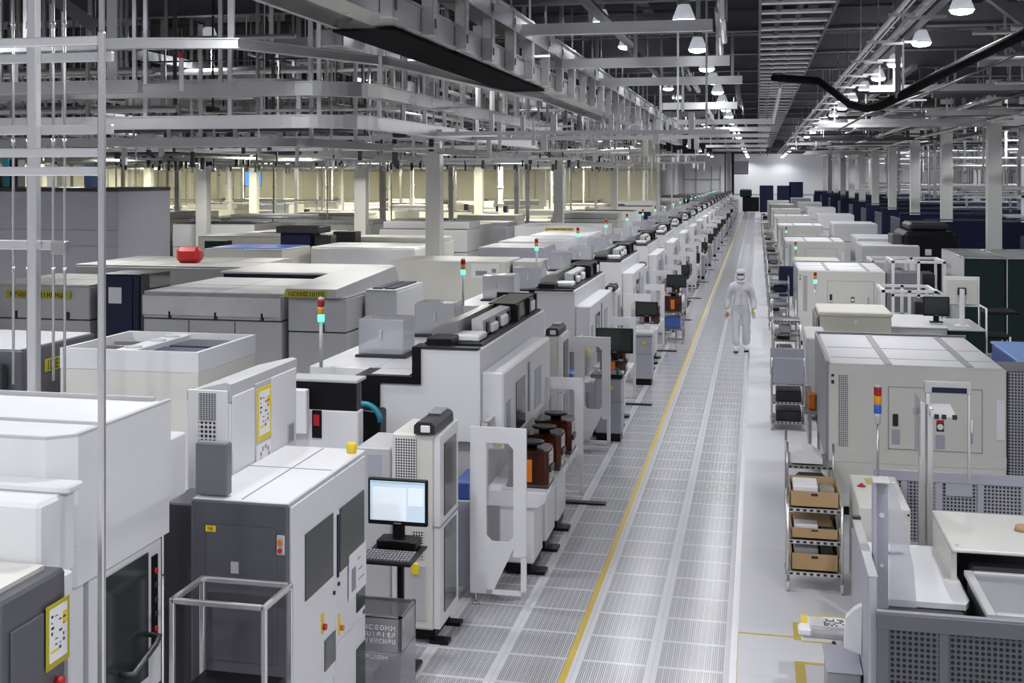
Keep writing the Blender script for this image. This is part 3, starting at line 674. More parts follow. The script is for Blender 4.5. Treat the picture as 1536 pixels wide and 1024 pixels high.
for r in range(5):
    for k in range(15): b.box(-2.935+.0265*k, -2.935+.0265*k+.019, 9.52+.042*r, 9.55+.042*r, 1.0, 1.012+.003*r)
T.p('keys', b, 'grey')
# --- hoses behind the first tester
T = Thing('hose_reel', 'coiled teal hose beside the black step of the first prober', 'hose', (-3.55, 12.2, 1.2))
T.p('coil', T.mb().tube([(-3.75+.17*math.cos(a*PI/9), 12.3+.05*a/9, 1.5+.17*math.sin(a*PI/9)) for a in range(14)], .03, 8), 'teal'); T.p('reel', T.mb().box(-4.05, -3.6, 12.35, 12.6, 1.0, 1.6, .02), 'black')
# --- kiosks with dark monitors
def kiosk(x0, x1, y, zt, n, big):
    T = Thing('work_table', '%s grey pedestal table with a monitor, from the camera, left of the aisle' % ORD[n], 'table', ((x0+x1)/2, y+.3, 0), 'pedestal tables left of the aisle')
    T.p('tabletop', T.mb().box(x0-.06, x1+.02, y, y+.5, zt-.06, zt, .01), 'black' if big else 'pale')
    T.p('body', T.mb().box(x0, x1, y+.06, y+.48, .12, zt-.06, .015), 'lilac'); T.p('seam', T.mb().box(x0-.003, x1+.003, y+.055, y+.485, zt*.58, zt*.58+.012), 'grey'); T.p('base', T.mb().box(x0+.02, x1-.02, y+.1, y+.45, 0, .12), 'black')
    T.p('knob', T.mb().disc(x1-.14, y+.05, zt-.2, .035, 'y', .015, 12), 'yellow')
    if big:
        for k, (dx, m) in enumerate(((.05, 'paper'), (.12, 'red'), (.33, 'teal'), (.4, 'paper'))):
            h = .05+.02*(k % 3); b = MB((x0+dx, y+.1, zt)).lathe([(.02, zt), (.022, zt+h*.7), (.01, zt+h)], x0+dx, y+.1, 10)
            o = single('bottle', b, m, '%s small bottle from the left on the first pedestal table' % ORD[k], 'bottle', 'bottles on the pedestal table'); o.location = (x0+dx, y+.1, zt)
kiosk(-2.33, -1.94, 19.3, 1.0, 0, True); monitor('computer_monitor', 'large switched-off monitor on the first grey pedestal table', -2.31, -1.77, 19.35, 1.31, 1.68, False)
kiosk(-2.24, -1.91, 24.7, 1.0, 1, False); monitor('computer_monitor', 'switched-off monitor on the second grey pedestal table', -2.22, -1.80, 24.75, 1.29, 1.57, False)
kiosk(-2.25, -1.95, 37.5, .95, 2, False); monitor('computer_monitor', 'switched-off monitor on the third grey pedestal table', -2.25, -1.85, 37.6, 1.15, 1.43, False)
for n_, y_ in enumerate((58.5, 65.5, 72, 79, 92, 105)):
    kiosk(-2.25, -1.95, y_, .95, 4+n_, False); monitor('computer_monitor', 'switched-off monitor on the %s grey pedestal table' % ORD[4+n_], -2.25, -1.85, y_+.1, 1.15, 1.43, False)
kiosk(-2.25, -1.95, 51, .95, 3, False); monitor('computer_monitor', 'switched-off monitor on the fourth grey pedestal table', -2.25, -1.85, 51.1, 1.15, 1.43, False)
# --- service cart with orange carrier and blue box on the left of the aisle
def cart(x0, x1, y0, y1, h, label, levels, group='service carts', mat='galv', basket=None):
    T = Thing('service_cart', label, 'cart', ((x0+x1)/2, (y0+y1)/2, 0), group)
    for x in (x0, x1):
        for y in (y0, y1):
            p = T.p('post', T.mb().rod((x, y, .09), (x, y, h), .013, 8), mat)
            T.p('caster', T.mb().disc(x, y, .045, .045, 'x', .014, 14), 'pale', p)
            T.p('caster_fork', T.mb().box(x-.02, x+.02, y-.012, y+.012, .05, .1), 'galv', p)
    for z in levels:
        b = T.mb().box(x0, x1, y0, y1, z-.004, z+.004)
        for a, c, d, e in ((x0-.01, x1+.01, y0-.01, y0+.01), (x0-.01, x1+.01, y1-.01, y1+.01), (x0-.01, x0+.01, y0, y1), (x1-.01, x1+.01, y0, y1)): b.box(a, c, d, e, z-.018, z+.018)
        s = T.p('shelf', b, mat)
        b = T.mb(); n = max(3, int((x1-x0)/.06))
        for k in range(n): b.box(x0+(k+.25)*(x1-x0)/n, x0+(k+.75)*(x1-x0)/n, y0-.013, y0-.01, z-.011, z+.011)
        T.p('edge_slots', b, 'char', s)
    return T
cart(-2.15, -1.7, 31.2, 31.8, 1.15, 'steel cart carrying an orange carrier and a blue box, left of the aisle', (.33, .72))
def foup_at(x, y, z, label, group):
    o = dup(F0, (x, y, z), label, group); return o
foup_at(-1.93, 31.3, .74, 'orange and amber carrier on the steel cart left of the aisle', 'carriers on carts')
o = single('plastic_box', MB((-1.93, 31.5, .345)).box(-2.12, -1.76, 31.25, 31.7, .345, .62, .015), 'blue', 'blue plastic box on the lower shelf of the steel cart left of the aisle', 'box'); o.location = (-1.93, 31.5, .345)
monitor('computer_monitor', 'switched-off monitor standing over the steel cart with the orange carrier', -2.13, -1.66, 32.1, 1.24, 1.55, False)
build('arm', MB((-1.895, 32.1, 1.12)).rod((-1.9, 32.13, 0), (-1.9, 32.13, 1.2), .025, 8).box(-2.1, -1.7, 31.95, 32.3, 0, .03), 'galv', [q for q in COL.objects if q.get('label') == 'switched-off monitor standing over the steel cart with the orange carrier'][0])
# ================================================================ handlers and cabinets further left
def handler(name, label, x0, x1, y0, y1, h, body='pale', top='white', seam=.62, sign=None, group=None, inset=None, latches=2, cat='machine', raised=0):
    T = Thing(name, label, cat, ((x0+x1)/2, (y0+y1)/2, 0), group)
    zs = h*seam
    T.box('plinth', 'black', x0+.05, x1-.05, y0+.05, y1-.05, 0, .14)
    lo = T.box('lower_body', body, x0, x1, y0+.02, y1, .14, zs-.02, .012)
    T.box('gap', 'black', x0+.03, x1-.03, y0+.05, y1-.03, zs-.02, zs)
    up = T.box('upper_body', body, x0, x1, y0, y1, zs, h-.03, .015)
    tp = T.box('top', top, x0+.01, x1-.01, y0+.01, y1-.01, h-.03, h, .01)
    n = max(1, int((x1-x0)/.75))
    if n > 1:
        b = T.mb()
        for k in range(1, n): b.box(x0+k*(x1-x0)/n-.006, x0+k*(x1-x0)/n+.006, y0+.012, y0+.02, .16, zs-.03)
        T.p('seam', b, 'char', lo)
    for k in range(latches):
        x = x0+(k+.6)*(x1-x0)/latches
        T.p('latch', T.mb().box(x-.025, x+.025, y0-.03, y0+.01, zs-.0, zs+.12, .008), 'char')
    if not inset and x1-x0 > 1.1:
        b = T.mb(); m = max(2, int((x1-x0)/.8))
        for k in range(1, m): b.box(x0+k*(x1-x0)/m-.005, x0+k*(x1-x0)/m+.005, y0+.02, y1-.02, h, h+.003)
        b.box(x0+.02, x1-.02, y0+(y1-y0)*.45, y0+(y1-y0)*.45+.01, h, h+.003); T.p('top_seam', b, 'grey', tp)
    if inset:
        w = (x1-x0-.2)/2
        for k in (0, 1): T.p('tray', T.mb().box(x0+.08+k*(w+.04), x0+.08+k*(w+.04)+w, y0+.15, y1-.15, h, h+.02, .006), inset, tp)
    if raised: T.p('lid', T.mb().box(x0+.02, x1-.02, y0+.4, y1-.2, h, h+raised, .02), top, tp)
    if sign: signboard(T, *sign)
    return T
h1 = handler('test_handler', 'pale handler with a yellow lettered sign along its front, behind the first signal tower', -7.05, -6.1, 19.1, 21.6, 2.06, 'pale', 'pale', .74, None, None, None, 1)
h1.p('hood', h1.mb().prism([(18.95, 2.06), (18.95, 2.19), (22.3, 2.33), (22.6, 2.06)], 'x', -7.03, -6.22), 'pale'); signboard(h1, -7.04, -6.37, 18.95, 2.06, 2.17, 'x'*12)
h2 = handler('test_handler', 'long steel-sided handler with a flat pale top, right of the navy cabinet', -9.45, -7.12, 19.0, 22.0, 2.1, 'pale', 'pale', .80, None, None, None, 3)
h2.p('front_band', h2.mb().box(-9.45, -7.12, 18.97, 19.0, 1.73, 2.04, .004), 'galv'); h2.p('rear_box', h2.mb().box(-9.4, -6.9, 22.1, 24.4, 1.6, 2.16, .01), 'navy'); h2.p('rear_top', h2.mb().box(-9.45, -6.85, 22.05, 24.5, 2.16, 2.2, .01), 'pale')
T = Thing('navy_cabinet', 'navy blue cabinet with a white note, behind the big white open-topped machine', 'cabinet', (-10, 19.7, 0))
T.box('body', 'navy', -10.4, -9.66, 19.3, 20.2, .05, 2.33, .015); d = T.p('door', T.mb().box(-10.36, -9.78, 19.28, 19.3, .1, 2.3, .006), 'navy')
T.p('note', T.mb().box(-10.2, -9.97, 19.275, 19.28, 1.86, 2.12), 'paper', d); T.p('side_glass', T.mb().box(-9.66, -9.5, 19.32, 20.1, .3, 2.34, .01), 'dglass'); T.p('handle', T.mb().box(-9.5, -9.44, 19.3, 19.36, 1.5, 1.68, .01), 'char')
h4 = handler('test_handler', 'grey handler with a yellow lettered sign, behind the profile post', -12.4, -10.5, 19.2, 21.5, 2.15, 'pale', 'pale', .74, None, None, None, 2)
signboard(h4, -12.0, -10.82, 19.18, 1.92, 2.05, 'x'*14)
T = Thing('dark_rack', 'dark rack with a blue crate, left of the profile post', 'rack', (-12.9, 18.5, 0)); T.box('body', 'char', -13.2, -12.42, 18.4, 19.1, .05, 2.25, .01); T.box('crate', 'sky', -13.15, -12.5, 18.25, 18.38, 1.3, 1.75, .02); T.box('shelf', 'black', -13.2, -12.4, 18.2, 18.4, 1.26, 1.3)
o = single('red_bag', MB((-11, 24, 2.3)).box(-11.2, -10.7, 23.9, 24.2, 2.2, 2.52, .08), 'red', 'red bundle lying on the machine behind the yellow sign, right of the profile post', 'bag'); o.location = (-11, 24, 2.3)
handler('test_handler', 'wide grey handler behind the profile and polished posts carrying a red bundle', -13.0, -9.5, 23.2, 26.0, 2.2, 'pale', 'pale', .8)
handler('test_handler', 'white handler with navy trays on its top, right of the yellow lettered handler', -6.05, -5.52, 19.9, 21.6, 2.12, 'white', 'white', .6, inset='navy', latches=1)
T = Thing('equipment_cover', 'broad beige cabinet with a white drawing on its front, behind the second signal tower', 'cabinet', (-6.4, 28, 0))
T.box('body', 'warm', -7.75, -5.2, 27.4, 29.2, .05, 2.1, .01); T.box('side_body', 'pale', -5.14, -4.55, 27.9, 29.2, .05, 2.08, .01)
pp = T.box('drawing', 'paper', -5.95, -5.35, 27.39, 27.4, 1.75, 2.05); T.p('ink', T.mb().box(-5.85, -5.6, 27.388, 27.39, 1.8, 1.9).box(-5.5, -5.4, 27.388, 27.39, 1.8, 1.95), 'grey', pp)
T.box('duct', 'galv', -7.7, -5.2, 27.5, 27.8, .0, .05)
handler('test_handler', 'cream handler with a blue panel on its top, behind the yellow lettered handler', -13.9, -11.75, 31.4, 33.6, 2.06, 'warm', 'pale', .66, inset='blue')
handler('test_handler', 'white handler with a slotted front, left of the nearest left-hand column', -11.4, -8.55, 32.6, 35.0, 2.08, 'white', 'white', .64)
T = Thing('navy_cabinet', 'navy equipment box stacked on a dark base, between the cream and white handlers', 'cabinet', (-12.7, 36, 0)); T.box('body', 'navy', -13.3, -12.4, 35.4, 36.3, .05, 2.3, .02); T.box('cap', 'char', -13.4, -12.1, 35.3, 36.4, 2.3, 2.5, .02); T.box('screen', 'dglass', -12.3, -11.8, 35.5, 36.0, .8, 2.25, .02)
# --- second line of tools between the probers and the handlers
for i, (x0, x1, y0, y1, h, bm, lab) in enumerate((
    (-6.6, -5.0, 31.2, 33.2, 2.2, 'lilac', 'grey lilac tool left of the third signal tower'),
    (-6.9, -5.1, 35.2, 38.6, 2.15, 'white', 'white tool right of the nearest left-hand column'),
    (-6.9, -5.1, 40.2, 44.2, 2.1, 'white', 'white tool beyond the nearest left-hand column'))):
    handler('white_tool', lab, x0, x1, y0, y1, h, bm, bm, .7, latches=1)
handler('test_handler', 'long white handler with a yellow and black band, right of the nearest left-hand column', -8.3, -5.2, 45.4, 48.5, 2.2, 'white', 'white', .7, sign=(-7.2, -6.2, 45.4, 2.0, 2.14, 'x'*11))
# blocks of further handlers
rr = random.Random(21)
cols = [(-8.8, -5.6), (-12.6, -9.4), (-16.8, -13.4), (-21.0, -17.6), (-25.6, -22.2), (-30.2, -26.8), (-35, -31.4)]
for ci, (a, b_) in enumerate(cols):
    y = [52, 38.5, 37.5, 42, 44, 48, 54][ci]
    while y < (140 if ci == 0 else 91):
        dx = rr.uniform(-.2, .2); L = rr.uniform(2.2, 3.2)
        bm = rr.choice(['white', 'warm', 'pale', 'warm', 'cream' if ci > 1 else 'white']); 
        h = rr.uniform(1.8, 2.25)
        if ci and y+L > 95.5: break
        if ci == 0 and y > 90: a = -8.3; dx = abs(dx)
        if ci == 0 and 92 < y+L and y < 97: y = 97.5
        if any(a-.6 < cx < b_+.5 and y-.3 < cy < y+L+.3 for cx, cy in COLXY): y += .4; continue
        handler('test_handler', 'pale handler box in the far block beyond the near handlers, left of the probers', a+dx, b_+dx-rr.uniform(0, .7), y, y+L, h, bm, rr.choice(['white', 'pale', 'warm']), rr.uniform(.55, .75), None, 'far handlers left of the probers', rr.choice([None, None, 'blue', 'navy', 'char']), 1, raised=rr.choice([0, 0, .15, .25]))
        x = rr.uniform(a, b_-.8)
        if rr.random() < .45 and not any(x-.4 < cx < x+1.2 and y-1.3 < cy < y-.1 for cx, cy in COLXY):
            single('equipment_box', MB().box(x, x+rr.uniform(.5, .9), y-1.0, y-.4, 0, rr.uniform(1.7, 2.3), .02), rr.choice(['navy', 'char', 'green', 'navy']), 'dark equipment box between far pale handlers, left of the probers', 'box', 'dark boxes among far handlers')
        y += L+rr.uniform(1.2, 2.4)
# grey-lilac storage wall at far left with a dark shelf above
T = Thing('storage_unit', 'long grey-lilac panelled storage unit at the far left behind the posts', 'storage unit', (-19, 31, 0))
T.box('body', 'lilac', -23, -15.6, 30, 33, .05, 3.55, .02); T.box('top_edge', 'char', -23, -15.6, 29.97, 33.03, 3.55, 3.64, .01); T.p('joint', T.mb().box(-23, -15.6, 29.985, 30, 2.55, 2.58).box(-23, -15.6, 29.985, 30, 2.15, 2.17), 'grey')
for k, (x, m, h) in enumerate(((-19.3, 'teal', .75), (-19.05, 'char', .75), (-16.9, 'sky', .6), (-19.6, 'card', .5))):
    o = single('binder_box', MB((x, 31, 3.64)).box(x-.11, x+.11, 30.8, 31.2, 3.64, 3.64+h, .02), m, '%s tall box on top of the lilac storage unit' % {'teal': 'teal', 'char': 'black', 'sky': 'light blue', 'card': 'brown'}[m], 'box'); o.location = (x, 31, 3.64)
# utility posts and pipes in the cream-lit zone
for k in range(74):
    x = -40+k*.48+rr.uniform(-.3, .3); y = rr.uniform(46, 94)
    if x > -9.2: y = rr.uniform(56, 94)
    w = rr.choice([.05, .08, .1, .14, .2])
    b = MB((x, y, 0)).box(x-w/2, x+w/2, y-w/2, y+w/2, 0, 6.9)
    for z in (2.6, 3.4): b.box(x-w/2-.03, x+w/2+.03, y-w/2-.03, y+w/2+.03, z, z+.08)
    o = single('utility_post', b, rr.choice(['pale', 'column', 'galv', 'column']), 'slim utility post rising from the far handlers to the ceiling pipework', 'post', 'utility posts in the cream-lit zone'); o.location = (x, y, 0)
for k in range(6):
    y = 46.6+6.5*k; x0 = -38+rr.uniform(0, 6); x1 = x0+rr.uniform(8, 22); x1 = min(x1, -9.5); z = rr.uniform(2.1, 2.7)
    b = MB((x0, y, z)).rod((x0, y, z), (x1, y, z), .04, 6)
    n = 4
    for i in range(n): xx = x0+(i+.5)*(x1-x0)/n; b.rod((xx, y, 0), (xx, y, z), .03, 6)
    o = single('pipe_run', b, 'galv', 'steel pipe run on stanchions among the far handlers', 'pipe', 'pipe runs among the far handlers'); o.location = (x0, y, z)
T = Thing('wall_screen', 'bright blue display screen hanging on the far cream-lit wall at upper left', 'screen', (-24, 70, 4))
x, z = AY(379, 268, 70); T.e.location = (x, 70, z); T.o = (x, 70, z)
T.p('housing', T.mb().box(x-.55, x+.55, 70, 70.08, z-.45, z+.45, .02), 'pale'); T.p('screen', T.mb().box(x-.5, x+.5, 69.99, 70, z-.4, z+.4), 'scrb'); T.p('picture', T.mb().box(x-.05, x+.3, 69.985, 69.99, z-.3, z+.25), 'scr', None); T.p('hanger', T.mb().rod((x, 70.05, z+.4), (x, 70.05, 6.9), .03, 8), 'galv')
# shelving against the cream wall
for k in range(9):
    x0 = -42+3.6*k
    T = Thing('storage_rack', 'storage rack of dark and pale boxes against the far cream wall', 'rack', (x0+1, 95, 0), 'racks against the cream wall')
    for xx in (x0, x0+2.2): T.p('upright', T.mb().box(xx-.04, xx+.04, 94.6, 95.4, 0, 2.4), 'galv')
    for z in (.5, 1.1, 1.7, 2.3): T.p('shelf', T.mb().box(x0, x0+2.2, 94.6, 95.4, z-.03, z+.03), 'galv')
    b = T.mb()
    for z in (1.13, 1.73):
        for j in range(4): b.box(x0+.1+.52*j, x0+.52+.52*j, 94.7, 95.3, z, z+rr.uniform(.3, .6))
    T.p('goods', b, rr.choice(['dsteel', 'grey', 'char', 'card']))
# ================================================================ right of the aisle
def add_tower(x, y, z, h, cols, label, group='signal towers right of the aisle'):
    T = Thing('signal_tower', label, 'signal light', (x, y, z), group)
    T.p('pole', T.mb().rod((x, y, z), (x, y, z+h), .011, 8), 'galv'); T.p('base', T.mb().lathe([(.045, z), (.04, z+.03), (.02, z+.04)], x, y, 12), 'char')
    zz = z+h; T.p('collar', T.mb().lathe([(.02, zz), (.024, zz+.01), (.03, zz+.07), (.032, zz+.1)], x, y, 12), 'pale'); zz += .1
    for m in cols: T.p('signal_lens', T.mb().lathe([(.031, zz), (.034, zz+.008), (.034, zz+.072), (.031, zz+.08)], x, y, 14), m); zz += .08
    T.p('cap', T.mb().lathe([(.032, zz), (.03, zz+.012), (.01, zz+.018)], x, y, 12), 'pale')
# --- first big white machine
def big_machine(y0, label, x0=.80, x1=2.71, z1=1.74, depth=3.0, detail=True, group='big white machines right of the aisle'):
    T = Thing('process_machine', label, 'machine', ((x0+x1)/2, y0+1.5, 0), group); y1 = y0+depth
    T.box('body', 'warm', x0, x1, y0, y1, .1, z1, .015); T.box('plinth', 'black', x0+.05, x1-.05, y0+.05, y1-.05, 0, .1)
    tp = T.box('top', 'white', x0+.03, x1-.03, y0+.03, y1-.05, z1, z1+.012)
    T.p('top_strip', T.mb().box(x0+.62, x0+.70, y0+.03, y1-.05, z1+.012, z1+.02).box(x1-.42, x1-.34, y0+.03, y1-.05, z1+.012, z1+.02), 'grey', tp)
    T.p('top_joint', T.mb().box(x0+.05, x1-.05, y0+.55, y0+.565, z1+.012, z1+.015).box(x0+.05, x1-.05, y0+1.5, y0+1.515, z1+.012, z1+.015), 'grey', tp)
    T.p('side_trim', T.mb().box(x0-.03, x0, y0+.03, y1, .6, z1+.03).box(x0-.02, x1, y1-.05, y1, z1, z1+.04), 'grey')
    T.p('vent', T.mb().box(x0+.11, x0+.21, y0-.006, y0, .80, 1.62), 'perfw')
    T.p('bottom_rail', T.mb().box(x0, x1, y0-.008, y0, .62, .76, .003), 'warm')
    dr = T.p('access_panel', T.mb().box(x0+.66, x1-.26, y0-.01, y0, .80, 1.50, .004), 'warm')
    T.p('frame_line', T.mb().box(x0+.65, x1-.25, y0-.004, y0, .79, .80).box(x0+.65, x1-.25, y0-.004, y0, 1.50, 1.51).box(x0+.65, x0+.66, y0-.004, y0, .79, 1.51).box(x1-.26, x1-.25, y0-.004, y0, .79, 1.51), 'grey')
    T.p('switch', T.mb().box(x0+.70, x0+.76, y0-.025, y0-.01, 1.06, 1.2, .008), 'char', dr); T.p('sticker', T.mb().box(x0+.69, x0+.78, y0-.013, y0-.01, .85, 1.02), 'lilac', dr)
    T.p('sticker', T.mb().box(x0+1.16, x0+1.26, y0-.013, y0-.01, .82, .98), 'lilac', dr)
    g = T.p('gauge', T.mb().box(x0+1.17, x0+1.25, y0-.02, y0-.01, 1.02, 1.15, .006), 'char', dr); T.p('gauge_cap', T.mb().box(x0+1.172, x0+1.248, y0-.022, y0-.02, 1.115, 1.148), 'red', g); T.p('dial', T.mb().disc(x0+1.21, y0-.024, 1.075, .034, 'y', .006, 14), 'paper', g)
    T.p('handle', T.mb().box(x1-.4, x1-.36, y0-.04, y0-.01, .9, 1.15, .01), 'lilac', dr)
    T.p('side_tag', T.mb().box(x1-.11, x1-.02, y0-.012, y0, .95, 1.4), 'paper'); T.p('indicator', T.mb().box(x0+.03, x0+.06, y0-.015, y0, 1.60, 1.63).box(x0+.03, x0+.06, y0-.015, y0, 1.52, 1.56), 'char')
    if detail: T.p('side_cage', T.mb().box(x1+.02, x1+.8, y0+.05, y0+.9, .1, 1.72, .01), 'perfg')
    return T.e
big = ['nearest big white machine with navy-edged top, right of the aisle'] + [ORD[k]+' big white machine from the camera, right of the aisle' for k in range(1, 10)]
YB = [15.8, 31.6, 46.0, 61, 76, 92, 108, 124]
for i, y in enumerate(YB): big_machine(y, big[i], x0=.80 if i == 0 else .92, x1=2.71 if i == 0 else 2.85, detail=i < 2)
def cream_box(y, i):
    T = Thing('cream_cabinet', '%s cream cabinet with a round lock from the camera, right of the aisle' % ORD[i], 'cabinet', (1.8, y+.8, 0), 'cream cabinets right of the aisle')
    T.box('body', 'cream', 1.08, 2.3, y, y+1.6, .1, 1.42, .012); T.box('lid', 'cream', 1.06, 2.32, y-.02, y+1.62, 1.42, 1.50, .02); T.p('lock', T.mb().disc(1.7, y-.01, 1.33, .03, 'y', .01, 14), 'paper')
    T.p('sticker', T.mb().box(2.0, 2.2, y-.004, y, .6, .66), 'yellow'); T.p('bolt', T.mb().disc(1.25, y-.005, .62, .02, 'y', .01, 10), 'char'); T.box('foot', 'black', 1.15, 2.2, y+.1, y+1.5, 0, .1)
    b = T.mb().box(1.02, 1.06, y, y+1.6, .1, 1.4); T.p('edge_post', b, 'grey')
for i, y in enumerate((24.4, 39.4, 54, 69, 84, 100, 116)): cream_box(y, i)
for i, y in enumerate((29.6, 44.5, 59)): add_tower(1.22, y, .6, .9-.05*i, ('lgreen', 'lamb', 'lred'), '%s signal tower with a lit green lamp beside the cream cabinets right of the aisle' % ORD[i])
add_tower(1.06, 12.5, 1.0, .66, ('lblue', 'lamb', 'lred'), 'signal tower with blue, amber and red lamps on the near white cabinet')
# --- near right cabinets and screens
T = Thing('white_cabinet', 'white cabinet carrying the blue, amber and red signal tower, beside the cardboard box cart', 'cabinet', (1.1, 12.6, 0))
T.box('body', 'warm', .87, 1.30, 12.1, 13.4, .05, 1.0, .012); T.p('button', T.mb().lathe([(.04, 1.0), (.04, 1.008), (.018, 1.01), (.018, 1.025), (.01, 1.03)], .95, 12.9, 12), 'red'); T.p('label_plate', T.mb().box(1.0, 1.12, 13.0, 13.25, 1.0, 1.003), 'signy'); T.box('side_panel', 'lilac', .80, .86, 11.4, 12.05, .05, .82, .01)
T.p('lock', T.mb().disc(1.28, 12.095, .95, .01, 'y', .006, 8), 'char')
T = Thing('white_cabinet', 'low white cabinet with a plain flat top, a green pen lying on it', 'cabinet', (1.2, 10.5, 0))
T.p('body', T.mb().prism([(.90, 9.86), (1.40, 9.86), (1.44, 9.95), (1.44, 11.3), (.90, 11.3)], 'z', .05, .86), 'warm'); T.p('top', T.mb().prism([(.88, 9.82), (1.42, 9.82), (1.46, 9.93), (1.46, 11.32), (.88, 11.32)], 'z', .86, .90), 'white'); T.p('edge', T.mb().box(.9, 1.4, 9.84, 9.87, .5, .84), 'grey')
o = single('pen', MB((1.05, 11.0, .9)).rod((.92, 10.98, .912), (1.12, 11.0, .912), .011, 8), 'teal', 'green pen lying on the low white cabinet', 'pen'); o.location = (1.05, 11.0, .9)
T = Thing('side_screen', 'narrow grey upright panel at the aisle end of the low white cabinet', 'panel', (.73, 9.7, 0))
T.box('panel', 'lilac', .705, .755, 8.95, 10.42, .02, 1.30, .006); T.box('cap', 'pale', .70, .76, 8.95, 10.42, 1.30, 1.312, .003); T.box('clip', 'char', .70, .76, 10.38, 10.44, 1.31, 1.335, .005)
T.box('edge_strip', 'galv', .70, .705, 9.0, 9.04, .02, 1.3)
o = single('cloth_bag', MB((.66, 9.4, .9)).prism([(.585, .63), (.70, .59), (.704, .93), (.655, .90), (.60, .84)], 'y', 9.52, 9.60), 'paper', 'white folded cloth bag hanging on the grey upright panel', 'bag'); o.location = (.66, 9.4, .9)
T = Thing('steel_mast', 'tall grey sheet mast with a sloped clear guard beside the low white cabinet', 'post', (.83, 9.6, 0))
T.p('mast', T.mb().box(.775, .80, 9.5, 9.62, .02, 1.80, .004).box(.80, .885, 9.595, 9.62, .9, 1.80, .004), 'lilac'); T.p('head', T.mb().box(.77, .89, 9.45, 9.63, 1.80, 1.812, .004), 'pale'); T.p('oval_slot', T.mb().disc(.84, 9.594, 1.55, .018, 'y', .002, 14).disc(.84, 9.594, 1.2, .012, 'y', .002, 10), 'paper')
T.p('guard', T.mb().prism([(.89, 1.78), (.93, 1.78), (1.05, 1.2), (1.07, .92), (.89, .92)], 'y', 9.6, 9.606), 'film')
T = Thing('perforated_guard', 'dark grey perforated guard panel at the bottom right corner', 'guard', (1.3, 8.85, 0))
T.box('sheet', 'perfd', .82, 1.12, 8.86, 8.88, .1, 1.0); T.box('sheet', 'perfd', 1.18, 1.75, 8.89, 8.91, .1, 1.0)
b = T.mb().box(.745, .82, 8.85, 8.89, .02, 1.1, .004).box(1.12, 1.18, 8.86, 8.91, .02, 1.1, .004).box(.743, 1.752, 8.846, 8.905, 1.0, 1.102, .004).box(.743, 1.752, 8.846, 8.905, .018, .1, .004); T.p('frame', b, 'dgrey'); T.box('top_rail', 'grey', .745, 1.75, 8.86, 8.9, 1.1, 1.115, .003)
T = Thing('grey_case', 'small dark grey case with a perforated front on the floor right of the aisle', 'case', (.6, 9.5, 0))
T.box('body', 'grey', .47, .69, 9.4, 9.9, .03, .50, .01); T.box('vent', 'perfd', .55, .65, 9.392, 9.4, .22, .42); T.box('lid', 'lilac', .46, .70, 9.38, 9.92, .50, .512, .003)
T = Thing('barcode_bracket', 'white arm bracket with a yellow-edged code plate, sticking out from the grey upright panel', 'bracket', (.5, 10.6, 0))
T.box('arm', 'pale', .33, .69, 10.28, 10.36, .42, .47, .01); T.box('arm_end', 'paper', .30, .40, 10.25, 10.39, .44, .50, .015); T.p('cable', T.mb().tube([(.55, 10.25, .42), (.6, 10.2, .36), (.66, 10.2, .35), (.71, 10.25, .37)], .012, 8), 'char')
T.box('bracket_foot', 'galv', .62, .69, 10.28, 10.36, .0, .42, .008)
pl = T.box('plate', 'paper', .36, .66, 10.5, 10.72, .44, .446); T.p('plate_edge', T.mb().box(.33, .38, 10.5, 10.74, .438, .448).box(.38, .66, 10.72, 10.74, .438, .447), 'yellow', pl)
b = T.mb(); r2 = random.Random(3)
for i in range(9):
    for j in range(5):
        if r2.random() < .6: b.box(.50+.017*i, .514+.017*i, 10.52+.034*j, 10.546+.034*j, .446, .4475)
T.p('printing', b, 'char', pl)
# --- open tray cabinet and bin at right edge
T = Thing('open_cabinet', 'white-topped cabinet open at the front with dark contents, at the right edge', 'cabinet', (1.8, 10.8, 0))
xa, ya = AZ(1448, 818, 1.15); xb, yb = AZ(1425, 783, 1.15)
T.box('top', 'warm', 1.40, 2.3, 10.35, 11.5, 1.12, 1.15, .008); T.box('side', 'warm', 1.40, 1.44, 10.4, 11.45, .05, 1.12); T.box('back', 'warm', 1.44, 2.3, 11.4, 11.45, .05, 1.12); T.box('inside', 'char', 1.5, 2.25, 10.7, 11.38, .1, .95, .02)
T.p('foil', T.mb().box(1.55, 2.2, 10.5, 10.68, .7, .98, .03), 'dgrey'); T.p('screw', T.mb().disc(1.45, 10.45, 1.152, .015, 'z', .004, 10), 'pale'); T.p('coil', T.mb().lathe([(.06, 1.15), (.05, 1.19), (.02, 1.2)], 2.0, 11.0, 12), 'card')
T = Thing('grey_tank', 'grey-lidded tank with pale rim and dark green side, at the right edge', 'tank', (1.9, 9.9, 0))
T.box('body', 'green', 1.49, 2.2, 9.3, 10.25, .05, .99, .01); T.box('lid', 'grey', 1.53, 2.18, 9.32, 10.22, .99, 1.0); b = T.mb().box(1.47, 1.53, 9.28, 10.27, .98, 1.02, .006).box(1.53, 2.2, 10.22, 10.27, .98, 1.02, .006).box(1.53, 2.2, 9.28, 9.33, .98, 1.02, .006); T.p('rim', b, 'pale')
